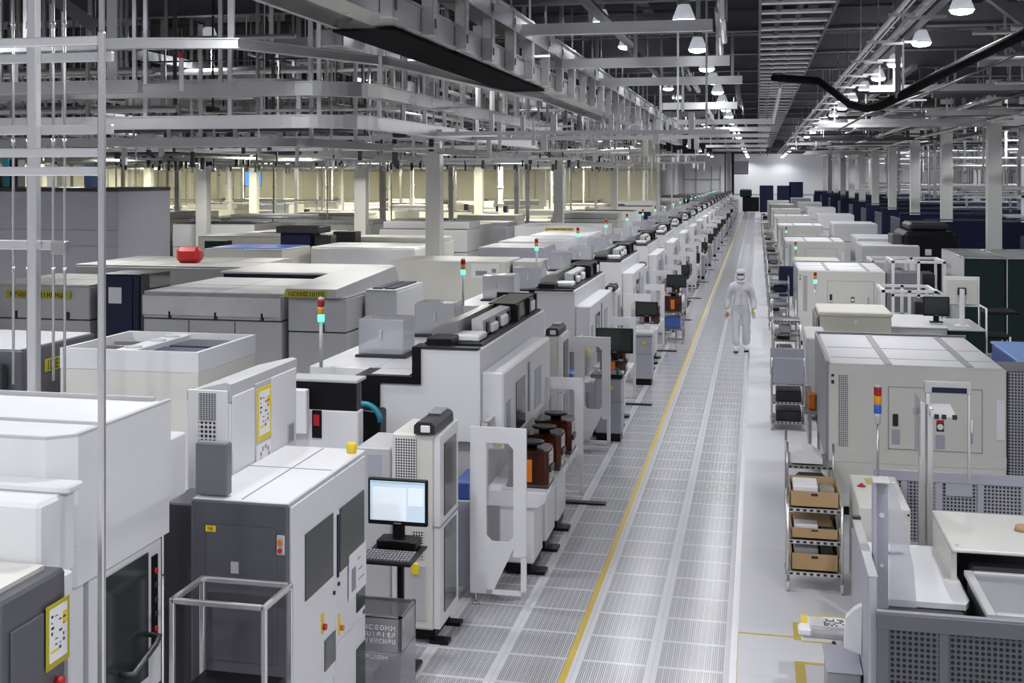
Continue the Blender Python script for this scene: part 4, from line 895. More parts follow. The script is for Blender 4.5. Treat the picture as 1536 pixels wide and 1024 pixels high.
# --- perforated barrier in front of the nearest big machine
T = Thing('perforated_barrier', 'long grey barrier of perforated bays in front of the nearest big white machine', 'barrier', (2, 13.6, 0))
b = T.mb().box(1.118, 3.332, 13.595, 13.645, .92, 1.02, .004).box(1.118, 3.332, 13.595, 13.645, .048, .32, .004)
xs = [1.15, 1.40, 1.72, 2.10, 2.50, 2.92, 3.3]
for x in xs: b.box(x-.03, x+.03, 13.6, 13.64, .05, .96, .004)
T.p('frame', b, 'lilac')
for i in range(len(xs)-1): T.p('sheet', T.mb().box(xs[i]+.03, xs[i+1]-.03, 13.61, 13.63, .32, .92), 'perfg')
T.box('sill', 'pale', 1.15, 3.3, 13.55, 13.6, .3, .33, .004); T.p('notice', T.mb().box(1.78, 2.02, 13.588, 13.598, .80, .92), 'lilac')
# --- slender measuring stand with square arch
T = Thing('measuring_stand', 'slender aluminium measuring stand with a square arch, before the nearest big machine', 'stand', (1.55, 12.3, 0))
X = lambda px: AY(px, 600, 12.3)[0]
Z = lambda py: AY(1400, py, 12.3)[1]
T.p('mast', T.mb().box(X(1378), X(1388), 12.28, 12.34, .02, Z(605), .004).box(X(1390), X(1399), 12.26, 12.34, .02, Z(612), .004), 'alu')
T.p('arch_post', T.mb().box(X(1391), X(1398), 12.42, 12.46, Z(690), Z(578), .003), 'alu'); T.p('arch_post', T.mb().box(X(1455), X(1459), 12.42, 12.46, Z(722), Z(578), .003), 'alu')
T.p('arch_beam', T.mb().box(X(1389), X(1460), 12.40, 12.48, Z(592), Z(575), .006), 'pale'); T.p('slot', T.mb().box(X(1400), X(1453), 12.395, 12.41, Z(591), Z(583)), 'navy')
hd = T.p('instrument_head', T.mb().prism([(12.2, Z(622)), (12.2, Z(616)), (12.5, Z(610)), (12.5, Z(622))], 'x', X(1394), X(1430)), 'paper')
for px in (1402, 1413, 1429): T.p('lens', T.mb().box(X(px-3), X(px+4), 12.19, 12.2, Z(625), Z(618)), 'char', hd)
T.p('side_knob', T.mb().box(X(1369), X(1375), 12.25, 12.32, Z(622), Z(612), .006), 'lilac'); T.p('guard_sheet', T.mb().box(X(1376), X(1377), 12.1, 12.5, Z(680), Z(595)), 'acryl'); T.p('foot', T.mb().box(X(1368), X(1405), 12.2, 12.5, 0, .05, .01), 'pale'); T.p('latch', T.mb().box(X(1459), X(1462), 12.40, 12.44, Z(650), Z(630), .004), 'paper')
# --- carts along the right side of the aisle
cart(.28, .77, 12.8, 13.35, .83, 'steel wire cart of three shelves loaded with cardboard boxes', (.17, .47, .77), mat='alu')
def cbox(x0, x1, y0, y1, z0, h, label, fill):
    T = Thing('cardboard_box', label, 'box', ((x0+x1)/2, (y0+y1)/2, z0), 'cardboard boxes on the wire cart')
    t = .008; T.p('tray', T.mb().box(x0, x1, y0, y0+t, z0, z0+h).box(x0, x1, y1-t, y1, z0, z0+h*1.3).box(x0, x0+t, y0, y1, z0, z0+h*1.1).box(x1-t, x1, y0, y1, z0, z0+h*1.1).box(x0, x1, y0, y1, z0, z0+t), 'card')
    if fill == 'card': T.p('flap', T.mb().prism([(y0+.1, z0+h), (y1-.05, z0+h*1.5), (y1-.05, z0+h*1.55), (y0+.1, z0+h*1.06)], 'x', x0+.03, x1-.06), 'card')
    T.p('contents', T.mb().box(x0+.03, x0+(x1-x0)*.58, y0+.05, y1-.05, z0+.01, z0+h*1.25, .01), 'paper' if fill != 'dark' else 'pale')
    T.p('contents', T.mb().box(x0+(x1-x0)*.62, x1-.03, y0+.06, y1-.06, z0+.01, z0+h*.95, .01), 'galv' if fill == 'paper' else 'char')
    T.p('hand_hole', T.mb().box((x0+x1)/2-.03, (x0+x1)/2+.03, y0-.002, y0, z0+h*.72, z0+h*.88), 'char')
cbox(.30, .745, 12.83, 13.3, .79, .15, 'open cardboard tray with white packages, on the top shelf of the wire cart', 'paper')
cbox(.31, .74, 12.84, 13.3, .49, .10, 'torn cardboard tray with a folded flap, on the middle shelf of the wire cart', 'card')
cbox(.31, .74, 12.84, 13.3, .19, .16, 'cardboard box with a clear roll inside, on the bottom shelf of the wire cart', 'dark')
cart(.33, .83, 15.4, 16.1, .90, 'grey steel cart with white pack and black bag, behind the cardboard box cart', (.2, .62))
o = single('tool_bag', MB((.58, 15.7, .21)).box(.40, .80, 15.48, 16.0, .22, .45, .07), 'black', 'black bag on the lower shelf of the grey steel cart', 'bag'); o.location = (.58, 15.7, .21)
o = single('white_pack', MB((.58, 15.7, .64)).prism([(.37, .64), (.72, .64), (.72, .70), (.62, .78), (.5, .80), (.37, .76)], 'y', 15.5, 15.9), 'paper', 'white paper pack on the upper shelf of the grey steel cart', 'package'); o.location = (.58, 15.7, .64)
T3 = cart(.22, .70, 20.9, 21.6, 1.12, 'steel cart with a lilac back board and two black bins, right of the aisle', (.12, .42, .72))
T3.p('board', T3.mb().box(.20, .72, 21.58, 21.6, .75, 1.18, .006), 'lilac'); T3.p('front_board', T3.mb().box(.24, .68, 20.86, 20.88, .72, 1.12, .006), 'lilac')
for z, w in ((.43, 'upper'), (.13, 'lower')):
    o = single('bin_box', MB((.46, 21.2, z)).box(.28, .66, 20.95, 21.5, z, z+.17, .015), 'char', '%s black bin on the cart with the lilac board' % w, 'bin'); o.location = (.46, 21.2, z)
o = single('document_stand', MB((.75, 18.4, 0)).box(.66, .70, 18.1, 18.9, .05, .75).box(.60, .78, 18.1, 18.5, .75, .80).box(.62, .70, 18.3, 18.36, .8, 1.1), 'galv', 'steel document stand beside the nearest big machine', 'stand'); o.location = (.75, 18.4, 0)
o = single('wafer_case', MB((.72, 18.3, .8)).box(.66, .76, 18.15, 18.4, .80, 1.02, .02), 'orange', 'orange case on the steel document stand', 'case'); o.location = (.72, 18.3, .8)
o = single('grey_cabinet', MB((.85, 22.5, 0)).box(.76, 1.1, 21.9, 23.6, .05, 1.32, .02), 'pale', 'narrow pale grey cabinet behind the nearest big machine beside the aisle', 'cabinet'); o.location = (.85, 22.5, 0)
cb = rr
for i, y in enumerate((25.4, 27.8, 34.5, 37.2, 41, 44, 48, 52, 56, 61, 66, 72, 79, 87, 96, 106)):
    lev = (.2, .55, .9) if i % 2 else (.25, .6, .95, 1.2)
    cart(.3, .78, y, y+.7, 1.35 if i % 3 else 1.15, '%s steel shelf cart beyond the cart with the lilac board' % ORD[i], lev)
    for z in lev[:3]:
        m = cb.choice(['char', 'amberd', 'pale', 'lilac', 'paper', 'card', 'galv', 'navy', 'black', 'amberd'])
        x = .36+cb.random()*.06
        o = single('stored_box', MB((.5, y+.3, z)).box(x, x+.2+cb.random()*.15, y+.08, y+.55, z+.02, z+.1+cb.random()*.14, .02), m, '%s box on the %s steel shelf cart beyond the cart with the lilac board' % ({.2: 'lowest', .25: 'lowest', .55: 'middle', .6: 'middle', .9: 'uppermost', .95: 'uppermost'}[z], ORD[i]), 'box', 'boxes on the aisle carts'); o.location = (.5, y+.3, z)
o = single('blue_sheet', MB((.7, 36, 1.1)).box(.55, .95, 35.9, 36.05, .75, 1.55, .03), 'navy', 'navy blue draped cover beside the aisle in front of the second big machine', 'cover'); o.location = (.7, 36, 1.1)
# --- mid right: perforated box, dark green cabinets, monitors, totes
T = Thing('mesh_cabinet', 'pale low cabinet with two mesh windows, right of the first cream cabinet', 'cabinet', (2.9, 26.5, 0))
T.box('body', 'pale', 2.3, 3.36, 25.4, 27.6, .05, 1.14, .012); T.box('top', 'white', 2.28, 3.38, 25.38, 27.62, 1.14, 1.17, .008)
for x in (2.38, 2.88): T.p('mesh_window', T.mb().box(x, x+.43, 25.39, 25.4, .5, .98), 'perfw')
T = Thing('green_cabinet', 'small dark green cabinet under the white-backed monitor', 'cabinet', (3.65, 26, 0)); T.box('body', 'green', 3.38, 3.98, 25.3, 27.2, .05, 1.12, .012); T.box('top', 'pale', 3.36, 4.0, 25.28, 27.22, 1.12, 1.15, .006)
monitor('computer_monitor', 'black monitor facing the camera on the pale mesh cabinet', 3.0, 3.46, 25.9, 1.32, 1.68, False)
T = Thing('computer_monitor', 'large white-backed monitor seen from behind on the small dark green cabinet', 'monitor', (3.6, 25.9, 1.15))
T.p('housing', T.mb().box(3.36, 3.99, 25.96, 25.99, 1.50, 2.06, .008), 'paper'); T.p('back_shell', T.mb().prism([(3.42, 1.55), (3.93, 1.55), (3.93, 2.0), (3.42, 2.0)], 'y', 25.92, 25.96), 'warm'); T.p('mount', T.mb().box(3.6, 3.75, 25.88, 25.92, 1.72, 1.86, .01), 'char')
T.p('screen', T.mb().box(3.39, 3.96, 25.99, 25.994, 1.53, 2.03), 'dglass'); T.p('stand', T.mb().box(3.63, 3.72, 25.86, 25.9, 1.17, 1.84, .01).box(3.55, 3.8, 25.7, 26.05, 1.15, 1.17, .006), 'paper')
for i, (x0, x1, lab) in enumerate(((4.25, 5.05, 'dark green tall cabinet behind the white-backed monitor'), (5.1, 7.2, 'wide dark green tall cabinet at the right edge, right of the white-backed monitor'))):
    T = Thing('green_cabinet', lab, 'cabinet', ((x0+x1)/2, 31, 0)); T.box('body', 'green', x0, x1, 29.6, 33.0, .05, 2.18, .02); tp = T.box('top', 'galv', x0-.02, x1, 29.58, 33.0, 2.18, 2.22, .008); T.box('side_strip', 'pale', x0-.02, x0, 29.6, 33, .05, 2.18)
T = Thing('tool_trolley', 'pale tubular tool trolley with black trays in front of the dark green cabinets', 'trolley', (4.2, 26.3, 0))
for x in (4.05, 4.45):
    for y in (25.6, 26.4): T.p('post', T.mb().rod((x, y, .05), (x, y, 1.5 if x < 4.2 else 1.0), .018, 8), 'paper')
T.p('hoop', T.mb().rod((4.05, 25.6, 1.5), (4.05, 26.4, 1.5), .018, 8), 'paper')
for z in (.55, .95, 1.4): T.p('tray', T.mb().box(4.05, 4.62 if z > 1 else 4.5, 25.6, 26.4, z, z+.05, .01), 'black' if z > .6 else 'pale')
T = Thing('blue_tote', 'large light blue lidded tote at the right edge behind the nearest big machine', 'tote', (4.3, 22, 0))
T.box('body', 'blue', 3.75, 5.0, 20.6, 23.2, .5, 1.15, .03); T.box('lid', 'sky', 3.73, 5.02, 20.58, 23.22, 1.15, 1.2, .015); T.box('base', 'navy', 3.55, 5.0, 20.4, 23.3, .05, .85, .02); T.box('lip', 'blue', 3.5, 3.6, 20.4, 23.3, .82, .9, .015)
def frame_rack(x0, x1, y0, y1, h, label):
    T = Thing('mechanism_rack', label, 'frame', ((x0+x1)/2, (y0+y1)/2, 0), 'white profile frames right of the big machines')
    for x in (x0, (x0+x1)/2, x1):
        for y in (y0, y1): T.p('post', T.mb().box(x-.03, x+.03, y-.03, y+.03, .02, h), 'paper')
    for z in (h, h*.62): T.p('rail', T.mb().box(x0-.03, x1+.03, y0-.03, y0+.03, z-.05, z+.01).box(x0-.03, x1+.03, y1-.03, y1+.03, z-.05, z+.01).box(x0-.03, x0+.03, y0, y1, z-.05, z+.01).box(x1-.03, x1+.03, y0, y1, z-.05, z+.01), 'paper')
    T.p('mechanism', T.mb().box(x0+.2, x0+.6, y0+.3, y1-.2, .3, h*.55, .04).box(x0+.65, x1-.15, y0+.4, y1-.3, .2, h*.85, .03), 'char'); T.p('base', T.mb().box(x0, x1, y0, y1, .4, .46), 'pale')
frame_rack(2.5, 3.5, 28.2, 29.6, 1.6, 'white profile frame with dark mechanism behind the pale mesh cabinet')
frame_rack(3.0, 4.1, 31.5, 33.0, 2.0, 'white profile frame with dark mechanism right of the second big white machine')
frame_rack(2.9, 3.9, 35.6, 37.4, 1.75, 'white profile frame with dark mechanism behind the second big white machine')
handler('test_handler', 'pale low machine with grey windows, right of the third big white machine', 3.0, 4.6, 40.5, 43.0, 1.9, 'pale', 'white', .55, latches=1)
T = Thing('black_machine', 'black bulky machine with a white spot beyond the white profile frames', 'machine', (4.9, 42, 0)); T.box('body', 'black', 4.2, 5.7, 41, 44, .05, 2.3, .12); T.box('top_gear', 'char', 4.4, 5.5, 41.3, 43.5, 2.3, 2.55, .08); T.box('spot', 'paper', 4.8, 4.98, 40.98, 41, 1.6, 1.78, .02); T.box('arm', 'dsteel', 3.9, 4.2, 41.2, 42.5, .3, 2.2, .03)
for i, y in enumerate((36, 48, 56, 64, 73, 83, 95, 108, 122, 138)):
    T = Thing('blue_partition', '%s navy blue partition panel from the camera under the right-hand columns' % ORD[i], 'partition', (8, y, 0), 'navy partitions right of the aisle')
    T.box('panel', 'navy', 5.6 if i else 7.3, 9.4, y, y+.12, .05, 2.35+.02*i, .02); T.box('panel', 'navy', 9.5, 12.2, y+.6, y+.72, .05, 2.3, .02); T.box('return_panel', 'navy', 5.7 if i else 7.4, 5.82 if i else 7.52, y+.12, y+5, .05, 2.2, .02); T.box('rail', 'dsteel', 5.6 if i else 7.3, 12.2, y-.02, y+.1, 2.4+.02*i, 2.44+.02*i)
for i, y in enumerate((40, 54, 68, 85, 104, 126)):
    handler('white_tool', '%s white tool from the camera beyond the big machines, right side' % ORD[i], 3.2, 5.0, y+5, y+8.5, 1.9, 'white', 'white', .6, None, 'white tools right side', None, 1)
    T = Thing('tank_line', '%s blue and pale tank line from the camera beyond the navy partitions' % ORD[i], 'tank', (14, y, 0), 'tank lines at the right wall')
    T.box('tank', 'sky', 9.5, 20.5, y+1, y+3, 1.2, 2.3, .2); T.box('shelf', 'pale', 9.4, 20.6, y+.8, y+3.1, 2.32, 2.42, .02); T.box('bed', 'navy', 9.5, 20.5, y+1, y+3, .1, 1.15, .03)
    b = T.mb()
    for x in (10, 12, 14, 16, 18, 20): b.box(x-.05, x+.05, y+.9, y+1.0, 0, 3.2)
    b.box(9.5, 20.5, y+.9, y+1, 3.1, 3.2); T.p('frame', b, 'paper')
# --- far end of the aisle
T = Thing('dark_cart', 'black covered cart standing across the far end of the aisle', 'cart', (-.7, 152, 0)); T.box('body', 'black', -1.6, .2, 150, 151, .1, 1.7, .05); T.box('top', 'green', -1.9, -.6, 150, 150.9, 1.7, 2.6, .15); T.box('wheel', 'char', -1.4, -1.2, 150, 150.2, 0, .1)
for i, (x, z) in enumerate(((1.0, 3.0), (2.9, 3.0), (4.2, 3.4))):
    o = single('blue_crate', MB((x, 152, 2)).box(x-.75, x+.75, 151.6, 152.4, 0, z, .04), 'navy', '%s navy crate from the left against the far wall' % ORD[i], 'crate', 'navy crates at the far wall'); o.location = (x, 152, 2)
T = Thing('wall_cabinet', 'pale framed screen fixed high near the far wall, right of the girder column', 'screen', (-1.8, 149, 4.5)); T.box('panel', 'lilac', -2.5, -1.0, 149, 149.1, 4.3, 5.7, .02); T.p('frame', T.mb().box(-2.55, -.95, 148.98, 149.1, 4.24, 4.3).box(-1.0, -.95, 148.98, 149.1, 4.3, 5.75), 'char')
T = Thing('cable_riser', 'dark bundle of risers clipped to the far girder column', 'cable', (-3.3, 149.6, 0)); T.box('riser', 'char', -2.8, -2.5, 149.4, 149.7, 0, 7.2); T.box('riser', 'dsteel', -3.55, -3.4, 149.5, 149.7, 0, 7.2)
# ================================================================ overhead rails, trays and pipes
cr = random.Random(11)
def arc(cx, cy, r, a0, a1, n, z): return [(cx+r*math.cos(a0+(a1-a0)*i/n), cy+r*math.sin(a0+(a1-a0)*i/n), z) for i in range(n+1)]
def rail(name, pts, w, h, label, group, mat='galv', every=1.6, top=6.95, hw=.07, both=False, drop=0.0):
    x, y, z = pts[0]
    T = Thing(name, label, 'overhead rail', pts[0], group)
    b = T.mb().sweep(pts, w, h); T.p('beam', b, mat)
    T.p('flange', T.mb().sweep([(p[0], p[1], p[2]-h/2-.006) for p in pts], w+.05, .012).sweep([(p[0], p[1], p[2]+h/2+.006) for p in pts], w+.05, .012), mat)
    # hangers spaced along the path
    acc = every*.5; n = 0
    for a, c in zip(pts, pts[1:]):
        L = math.dist(a, c)
        while acc < L and n < 60:
            t = acc/L; q = [a[i]+(c[i]-a[i])*t for i in range(3)]
            T.p('hanger', T.mb().box(q[0]-hw/2, q[0]+hw/2, q[1]-.02, q[1]+.02, q[2]-h/2-drop, min(top, q[2]+1.6) if every < 2.2 else top), mat)
            acc += every; n += 1
        acc -= L
    return T
# conveyor loops at upper left: run across the hall, turn, then run down the hall
for k, (z, xs, yl, xe, ye, w, h, r) in enumerate(((4.97, -4.6, 14.9, -4.45, 30, .12, .15, .9), (4.59, -4.75, 15.2, -4.6, 27.5, .12, .14, .9), (4.38, -6.0, 16.5, -5.2, 30, .08, .09, .9), (5.25, -6.2, 17.5, -5.5, 44, .08, .10, .9))):
    p = [(-15, yl, z), (xs-r, yl, z)] + arc(xs-r, yl+r, r, -PI/2, 0, 14, z) + [(xe, ye, z)]
    rail('conveyor_rail', p, w, h, '%s curved steel conveyor rail at upper left, turning to run along the hall' % ['topmost heavy', 'lower heavy', 'lowest thin', 'far thin'][k], 'curved conveyor rails', 'galv' if k != 1 else 'alu', 1.15 if k < 2 else 1.7, hw=.05)
rail('conveyor_rail', [(-14, 13.2, 5.33), (-6.6, 13.2, 5.38), (-5.6, 13.5, 5.38), (-4.6, 16, 5.38), (-3.9, 24, 5.38)], .1, .09, 'upper straight conveyor rail with red brackets, crossing behind the posts', 'curved conveyor rails', 'alu', 2.4, hw=.07)
rail('conveyor_rail', [(-14, 13.8, 4.95), (-6.9, 13.8, 4.95)], .12, .12, 'short thick conveyor rail ending behind the posts at upper left', 'curved conveyor rails', 'galv', 1.5, hw=.13)
for k, (x, y, z) in enumerate(((-8.96, 14.55, 5.38), (-7.05, 13.14, 5.33), (-6.73, 14.55, 5.36))):
    T = Thing('conveyor_clip', '%s red-topped steel clip from the left on the conveyor steelwork behind the posts' % ORD[k], 'clip', (x, y, z), 'red-topped clips behind the posts')
    T.p('cap', T.mb().box(x-.03, x+.03, y-.03, y, z-.02, z+.05, .006), 'red'); T.p('strap', T.mb().box(x-.03, x+.03, y-.015, y, z-.42, z-.02, .004), 'alu')
# the double track with slotted hanger plates, upper centre left
T = Thing('monorail_track', 'big double silver monorail track with slotted hanger plates, left of the aisle', 'overhead track', (-3.4, 10, 5.4), 'monorail tracks')
T.p('lower_beam', T.mb().box(-3.46, -3.40, 9.5, 62, 5.42, 5.66), 'duct'); T.p('lower_flange', T.mb().box(-3.7, -3.38, 9.5, 62, 5.40, 5.42).box(-3.52, -3.37, 9.5, 62, 5.66, 5.68), 'galv')
T.p('upper_beam', T.mb().box(-3.34, -3.28, 9.5, 62, 5.95, 6.2), 'duct'); T.p('upper_flange', T.mb().box(-3.6, -3.26, 9.5, 62, 5.93, 5.95).box(-3.36, -3.24, 9.5, 62, 6.2, 6.22), 'galv')
T.p('side_beam', T.mb().box(-4.2, -4.14, 9.5, 62, 5.42, 5.6), 'galv')
y = 10.2
while y < 60:
    h = T.p('hanger_plate', T.mb().box(-3.40, -3.27, y-.10, y+.10, 5.38, 6.26, .008), 'galv'); T.p('slot', T.mb().box(-3.268, -3.262, y-.025, y+.025, 5.46, 5.56).box(-3.268, -3.262, y-.025, y+.025, 6.02, 6.12), 'char', h)
    T.p('hanger_rod', T.mb().rod((-3.33, y, 6.26), (-3.33, y, 7.05), .02, 6), 'galv'); y += 1.55 if y < 40 else 3.1
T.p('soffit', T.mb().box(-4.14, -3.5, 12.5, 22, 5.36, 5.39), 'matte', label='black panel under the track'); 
for y in (24, 32, 40): T.p('cross_tie', T.mb().box(-4.2, -3.4, y, y+.1, 5.4, 5.5), 'galv')
# bright cross beams near the lamps
for k, (y, z, x0, x1) in enumerate(((18.6, 5.95, -4.0, -.6), (22.6, 5.8, -3.6, -.45), (27.8, 5.85, -3.6, -.3), (45, 5.7, -3.0, .5), (52, 5.7, -3, .5), (60, 5.7, -3, .5), (69, 5.7, -3, .5), (80, 5.7, -3, .6), (92, 5.7, -3, .6))):
    T = Thing('cross_beam', '%s bright steel cross beam from the camera under the lamps above the aisle' % ORD[k], 'beam', (x0, y, z), 'cross beams above the aisle')
    T.p('beam', T.mb().box(x0, x1, y-.06, y+.06, z, z+.15).box(x0, x1, y-.12, y+.06, z-.015, z), 'alu')
    for x in (x0+.3, (x0+x1)/2, x1-.2): T.p('hanger', T.mb().box(x-.03, x+.03, y-.02, y+.02, z+.15, 7.0), 'galv')
# gantry platform hanging over the aisle
T = Thing('hanging_gantry', 'short silver gantry beam hung on thin steel rods over the aisle, dark underneath', 'gantry', (-1, 30, 5.5))
x0, z = AY(990, 165, 30); x1, _ = AY(1106, 165, 30)
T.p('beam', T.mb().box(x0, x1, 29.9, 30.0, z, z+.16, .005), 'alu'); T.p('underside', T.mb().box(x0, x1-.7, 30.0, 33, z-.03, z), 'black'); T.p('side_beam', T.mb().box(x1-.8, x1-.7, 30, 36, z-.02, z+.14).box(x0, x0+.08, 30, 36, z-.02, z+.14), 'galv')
for px, py in ((991, 108), (1024, 48)):
    xx, zz = AY(px, py, 29.85); T.p('rod', T.mb().rod((xx, 29.85, z-.05), (xx, 29.85, zz), .032, 8), 'alu')
for k in range(7): T.p('upright', T.mb().rod((x0+.6+.2*k, 30.3+.4*k, z), (x0+.6+.2*k, 30.3+.4*k, z+.2+.1*(k % 3)), .02, 6), 'galv')
# cable ladder above the aisle
T = Thing('cable_ladder', 'wide grey cable ladder with many rungs, running over the right half of the aisle', 'cable tray', (.5, 12, 6.3))
T.p('stringer', T.mb().box(.02, .06, 12, 150, 6.28, 6.40), 'beam'); T.p('stringer', T.mb().box(1.04, 1.08, 12, 150, 6.28, 6.40), 'beam')
y = 13.0
while y < 110: T.p('rung', T.mb().box(.06, 1.04, y, y+.22, 6.29, 6.33), 'alu'); y += 1.1 if y < 40 else 1.8 if y < 70 else 3
T.p('cable_bundle', T.mb().tube([(.3, 12, 6.36), (.32, 60, 6.36), (.3, 150, 6.36)], .06, 8).tube([(.6, 12, 6.36), (.58, 60, 6.36), (.6, 150, 6.36)], .05, 8), 'dsteel')
# long conduits along the hall on the right
for k, (x, z, r, m) in enumerate(((1.72, 6.0, .035, 'alu'), (2.0, 6.05, .05, 'galv'), (2.28, 6.15, .06, 'beam'), (3.3, 6.3, .07, 'dsteel'), (3.9, 5.9, .05, 'galv'), (4.8, 5.6, .06, 'galv'), (5.6, 5.75, .045, 'dsteel'), (6.3, 5.5, .06, 'galv'), (7.6, 5.4, .05, 'galv'), (8.6, 5.7, .07, 'beam'))):
    y0 = 12 if x < 3 else 30
    b = MB((x, 12, z)).box(x-r, x+r, y0, 120, z-r*.7, z+r*.7) if m in ('beam', 'dsteel') else MB((x, 12, z)).rod((x, y0, z), (x, 120, z), r, 8).rod((x+.11, y0, z+.03), (x+.11, 120, z+.03), r*.5, 6)
    T = Thing('conduit_run', '%s long straight conduit from the aisle in the ceiling right of the aisle' % ORD[k], 'conduit', (x, 12, z), 'long conduits right of the aisle')
    T.p('conduit', b, m)
    y = y0+2+k*.7
    while y < 70: T.p('hanger', T.mb().rod((x+.05, y, z), (x+.05, y, 7.03), .01, 5).box(x-.12, x+.2, y-.02, y+.02, z-r-.04, z-r), 'galv'); y += 3.4 if y < 40 else 7
T = Thing('drop_pole', 'grey vertical drop pole with conduits in front of the right lamp row', 'pole', (2.0, 24, 5.5)); x, z = AY(1348, 140, 22); x = x
T.e.location = (x, 22, z); T.o = (x, 22, z)
T.p('pole', T.mb().box(x-.05, x+.03, 21.96, 22.04, z, 6.95), 'beam'); T.p('conduit', T.mb().rod((x+.06, 21.95, z+.05), (x+.06, 21.95, 6.6), .018, 6), 'paper'); T.p('socket_box', T.mb().box(x-.06, x+.07, 21.92, 22.06, z-.08, z+.03, .01), 'dsteel')
o = single('batten_lamp', MB((2.4, 22, 5.3)).box(x+.14, x+.42, 22.0, 22.05, z-.12, z-.1), 'lampskirt', 'short batten lamp by the grey drop pole', 'lamp'); o.location = (2.4, 22, 5.3)
pts = [AY(px, py, Y)+(Y,) for px, py, Y in ((1160, 117, 26), (1228, 122, 25), (1250, 138, 24.5), (1275, 157, 24), (1300, 163, 23), (1318, 160, 22.5), (1350, 145, 22), (1400, 118, 20.5), (1460, 88, 19), (1536, 52, 17.5), (1600, 22, 16.5))]
pts = [(x, Y, z) for x, z, Y in pts]
T = Thing('cable_bundle', 'thick black sagging cable bundle crossing under the ceiling at upper right', 'cable', pts[0])
T.p('cable', T.mb().tube(pts, .065, 8), 'matte'); T.p('second_cable', T.mb().tube([(a, b_+.05, c+.06) for a, b_, c in pts], .03, 6), 'char')
pts2 = [AY(px, py, Y)+(Y,) for px, py, Y in ((1258, 195, 40), (1300, 172, 36), (1360, 150, 32), (1420, 128, 28), (1536, 76, 23))]
T = Thing('cable_bundle', 'thin grey cable sloping below the black cable bundle at upper right', 'cable', (2, 30, 5.5)); T.p('cable', T.mb().tube([(x, Y, z) for x, z, Y in pts2], .03, 6), 'dsteel')
x, z = AY(1167, 130, 26); T = Thing('hanging_conduit', 'short pale bent conduit hanging beside the cable ladder', 'conduit', (x, 26, z)); T.p('conduit', T.mb().tube([(x+.05, 26, z+.2), (x+.03, 26, z-.1), (x-.1, 26, z-.7)], .035, 8), 'alu')
# dense services: runs along the hall, then across it, with droppers
G1 = 'steel service runs along the hall'; L1 = 'one of the many steel service runs hung along the hall under the roof, left half'
k = 0
x = -5.6
while x > -41:
    for j in range(3):
        z = cr.choice([4.5, 4.75, 5.05, 5.3, 5.6, 5.9, 6.15]); xx = x-cr.uniform(0, 1.3); 
        if min(abs(xx-c) for c in (-7.4, -13.5, -19.5, -25.5, -31.5, -37.5)) < .5: xx -= .8
        y0 = 17+cr.uniform(0, 9)+max(0, (-xx-15))*.35; y1 = y0+cr.uniform(25, 66); y1 = min(y1, 94)
        T = Thing('service_run', L1, 'pipe', (xx, y0, z), G1); kind = cr.random()
        if kind < .4: T.p('rail', T.mb().box(xx-.04, xx+.04, y0, y1, z-.07, z+.07).box(xx-.07, xx+.07, y0, y1, z-.08, z-.07), cr.choice(['galv', 'alu', 'duct']))
        elif kind < .75: T.p('pipe', T.mb().rod((xx, y0, z), (xx, y1, z), cr.uniform(.025, .06), 8).rod((xx+.14, y0+.6, z+.02), (xx+.14, y1, z+.02), .02, 6), cr.choice(['galv', 'steel', 'dsteel']))
        else: T.p('duct', T.mb().box(xx-.22, xx+.22, y0, y1, z-.13, z+.13, .02), cr.choice(['duct', 'dsteel', 'galv']))
        y = y0+cr.uniform(.4, 2)
        while y < y1 and y < 62:
            T.p('dropper', T.mb().box(xx-.025, xx+.025, y-.02, y+.02, z-cr.choice([.08, .08, .4]), 7.0), cr.choice(['galv', 'galv', 'dsteel'])); y += cr.uniform(3.0, 5.5)
        k += 1
    x -= 2.0
G2 = 'steel service runs across the hall'; L2 = 'one of the many steel service runs hung across the hall under the roof, left half'
y = 15.5
while y < 92:
    for j in range(2 if y < 60 else 1):
        z = cr.choice([4.42, 4.65, 4.9, 5.2, 5.45, 5.75, 6.05]); x1 = -4.6-cr.uniform(0, 5); x0 = x1-cr.uniform(6, 24); x0 = max(x0, -44)
        yy = y+cr.uniform(0, 1)
        f = (yy-11) % 2.3
        if f < .3: yy += .45
        elif f > 2.0: yy -= .45
        if min(abs(yy-c) for c in (30, 44, 50, 64, 70, 84, 90)) < .45: yy += .95
        T = Thing('service_run', L2, 'pipe', (x0, yy, z), G2)
        if cr.random() < .5: T.p('rail', T.mb().box(x0, x1, yy-.04, yy+.04, z-.06, z+.06).box(x0, x1, yy-.07, yy+.07, z-.07, z-.06), cr.choice(['galv', 'alu', 'duct']))
        else: T.p('pipe', T.mb().rod((x0, yy, z), (x1, yy, z), cr.uniform(.03, .06), 8).rod((x0, yy+.12, z), (x1-.5, yy+.12, z), .025, 6), cr.choice(['galv', 'steel', 'dsteel']))
        xx = x0+cr.uniform(.3, 1.5)
        while xx < x1: T.p('dropper', T.mb().box(xx-.025, xx+.025, yy-.02, yy+.02, z-.07, 7.0), 'galv'); xx += cr.uniform(2.0, 4.0)
    y += 1.7 if y < 50 else 2.8
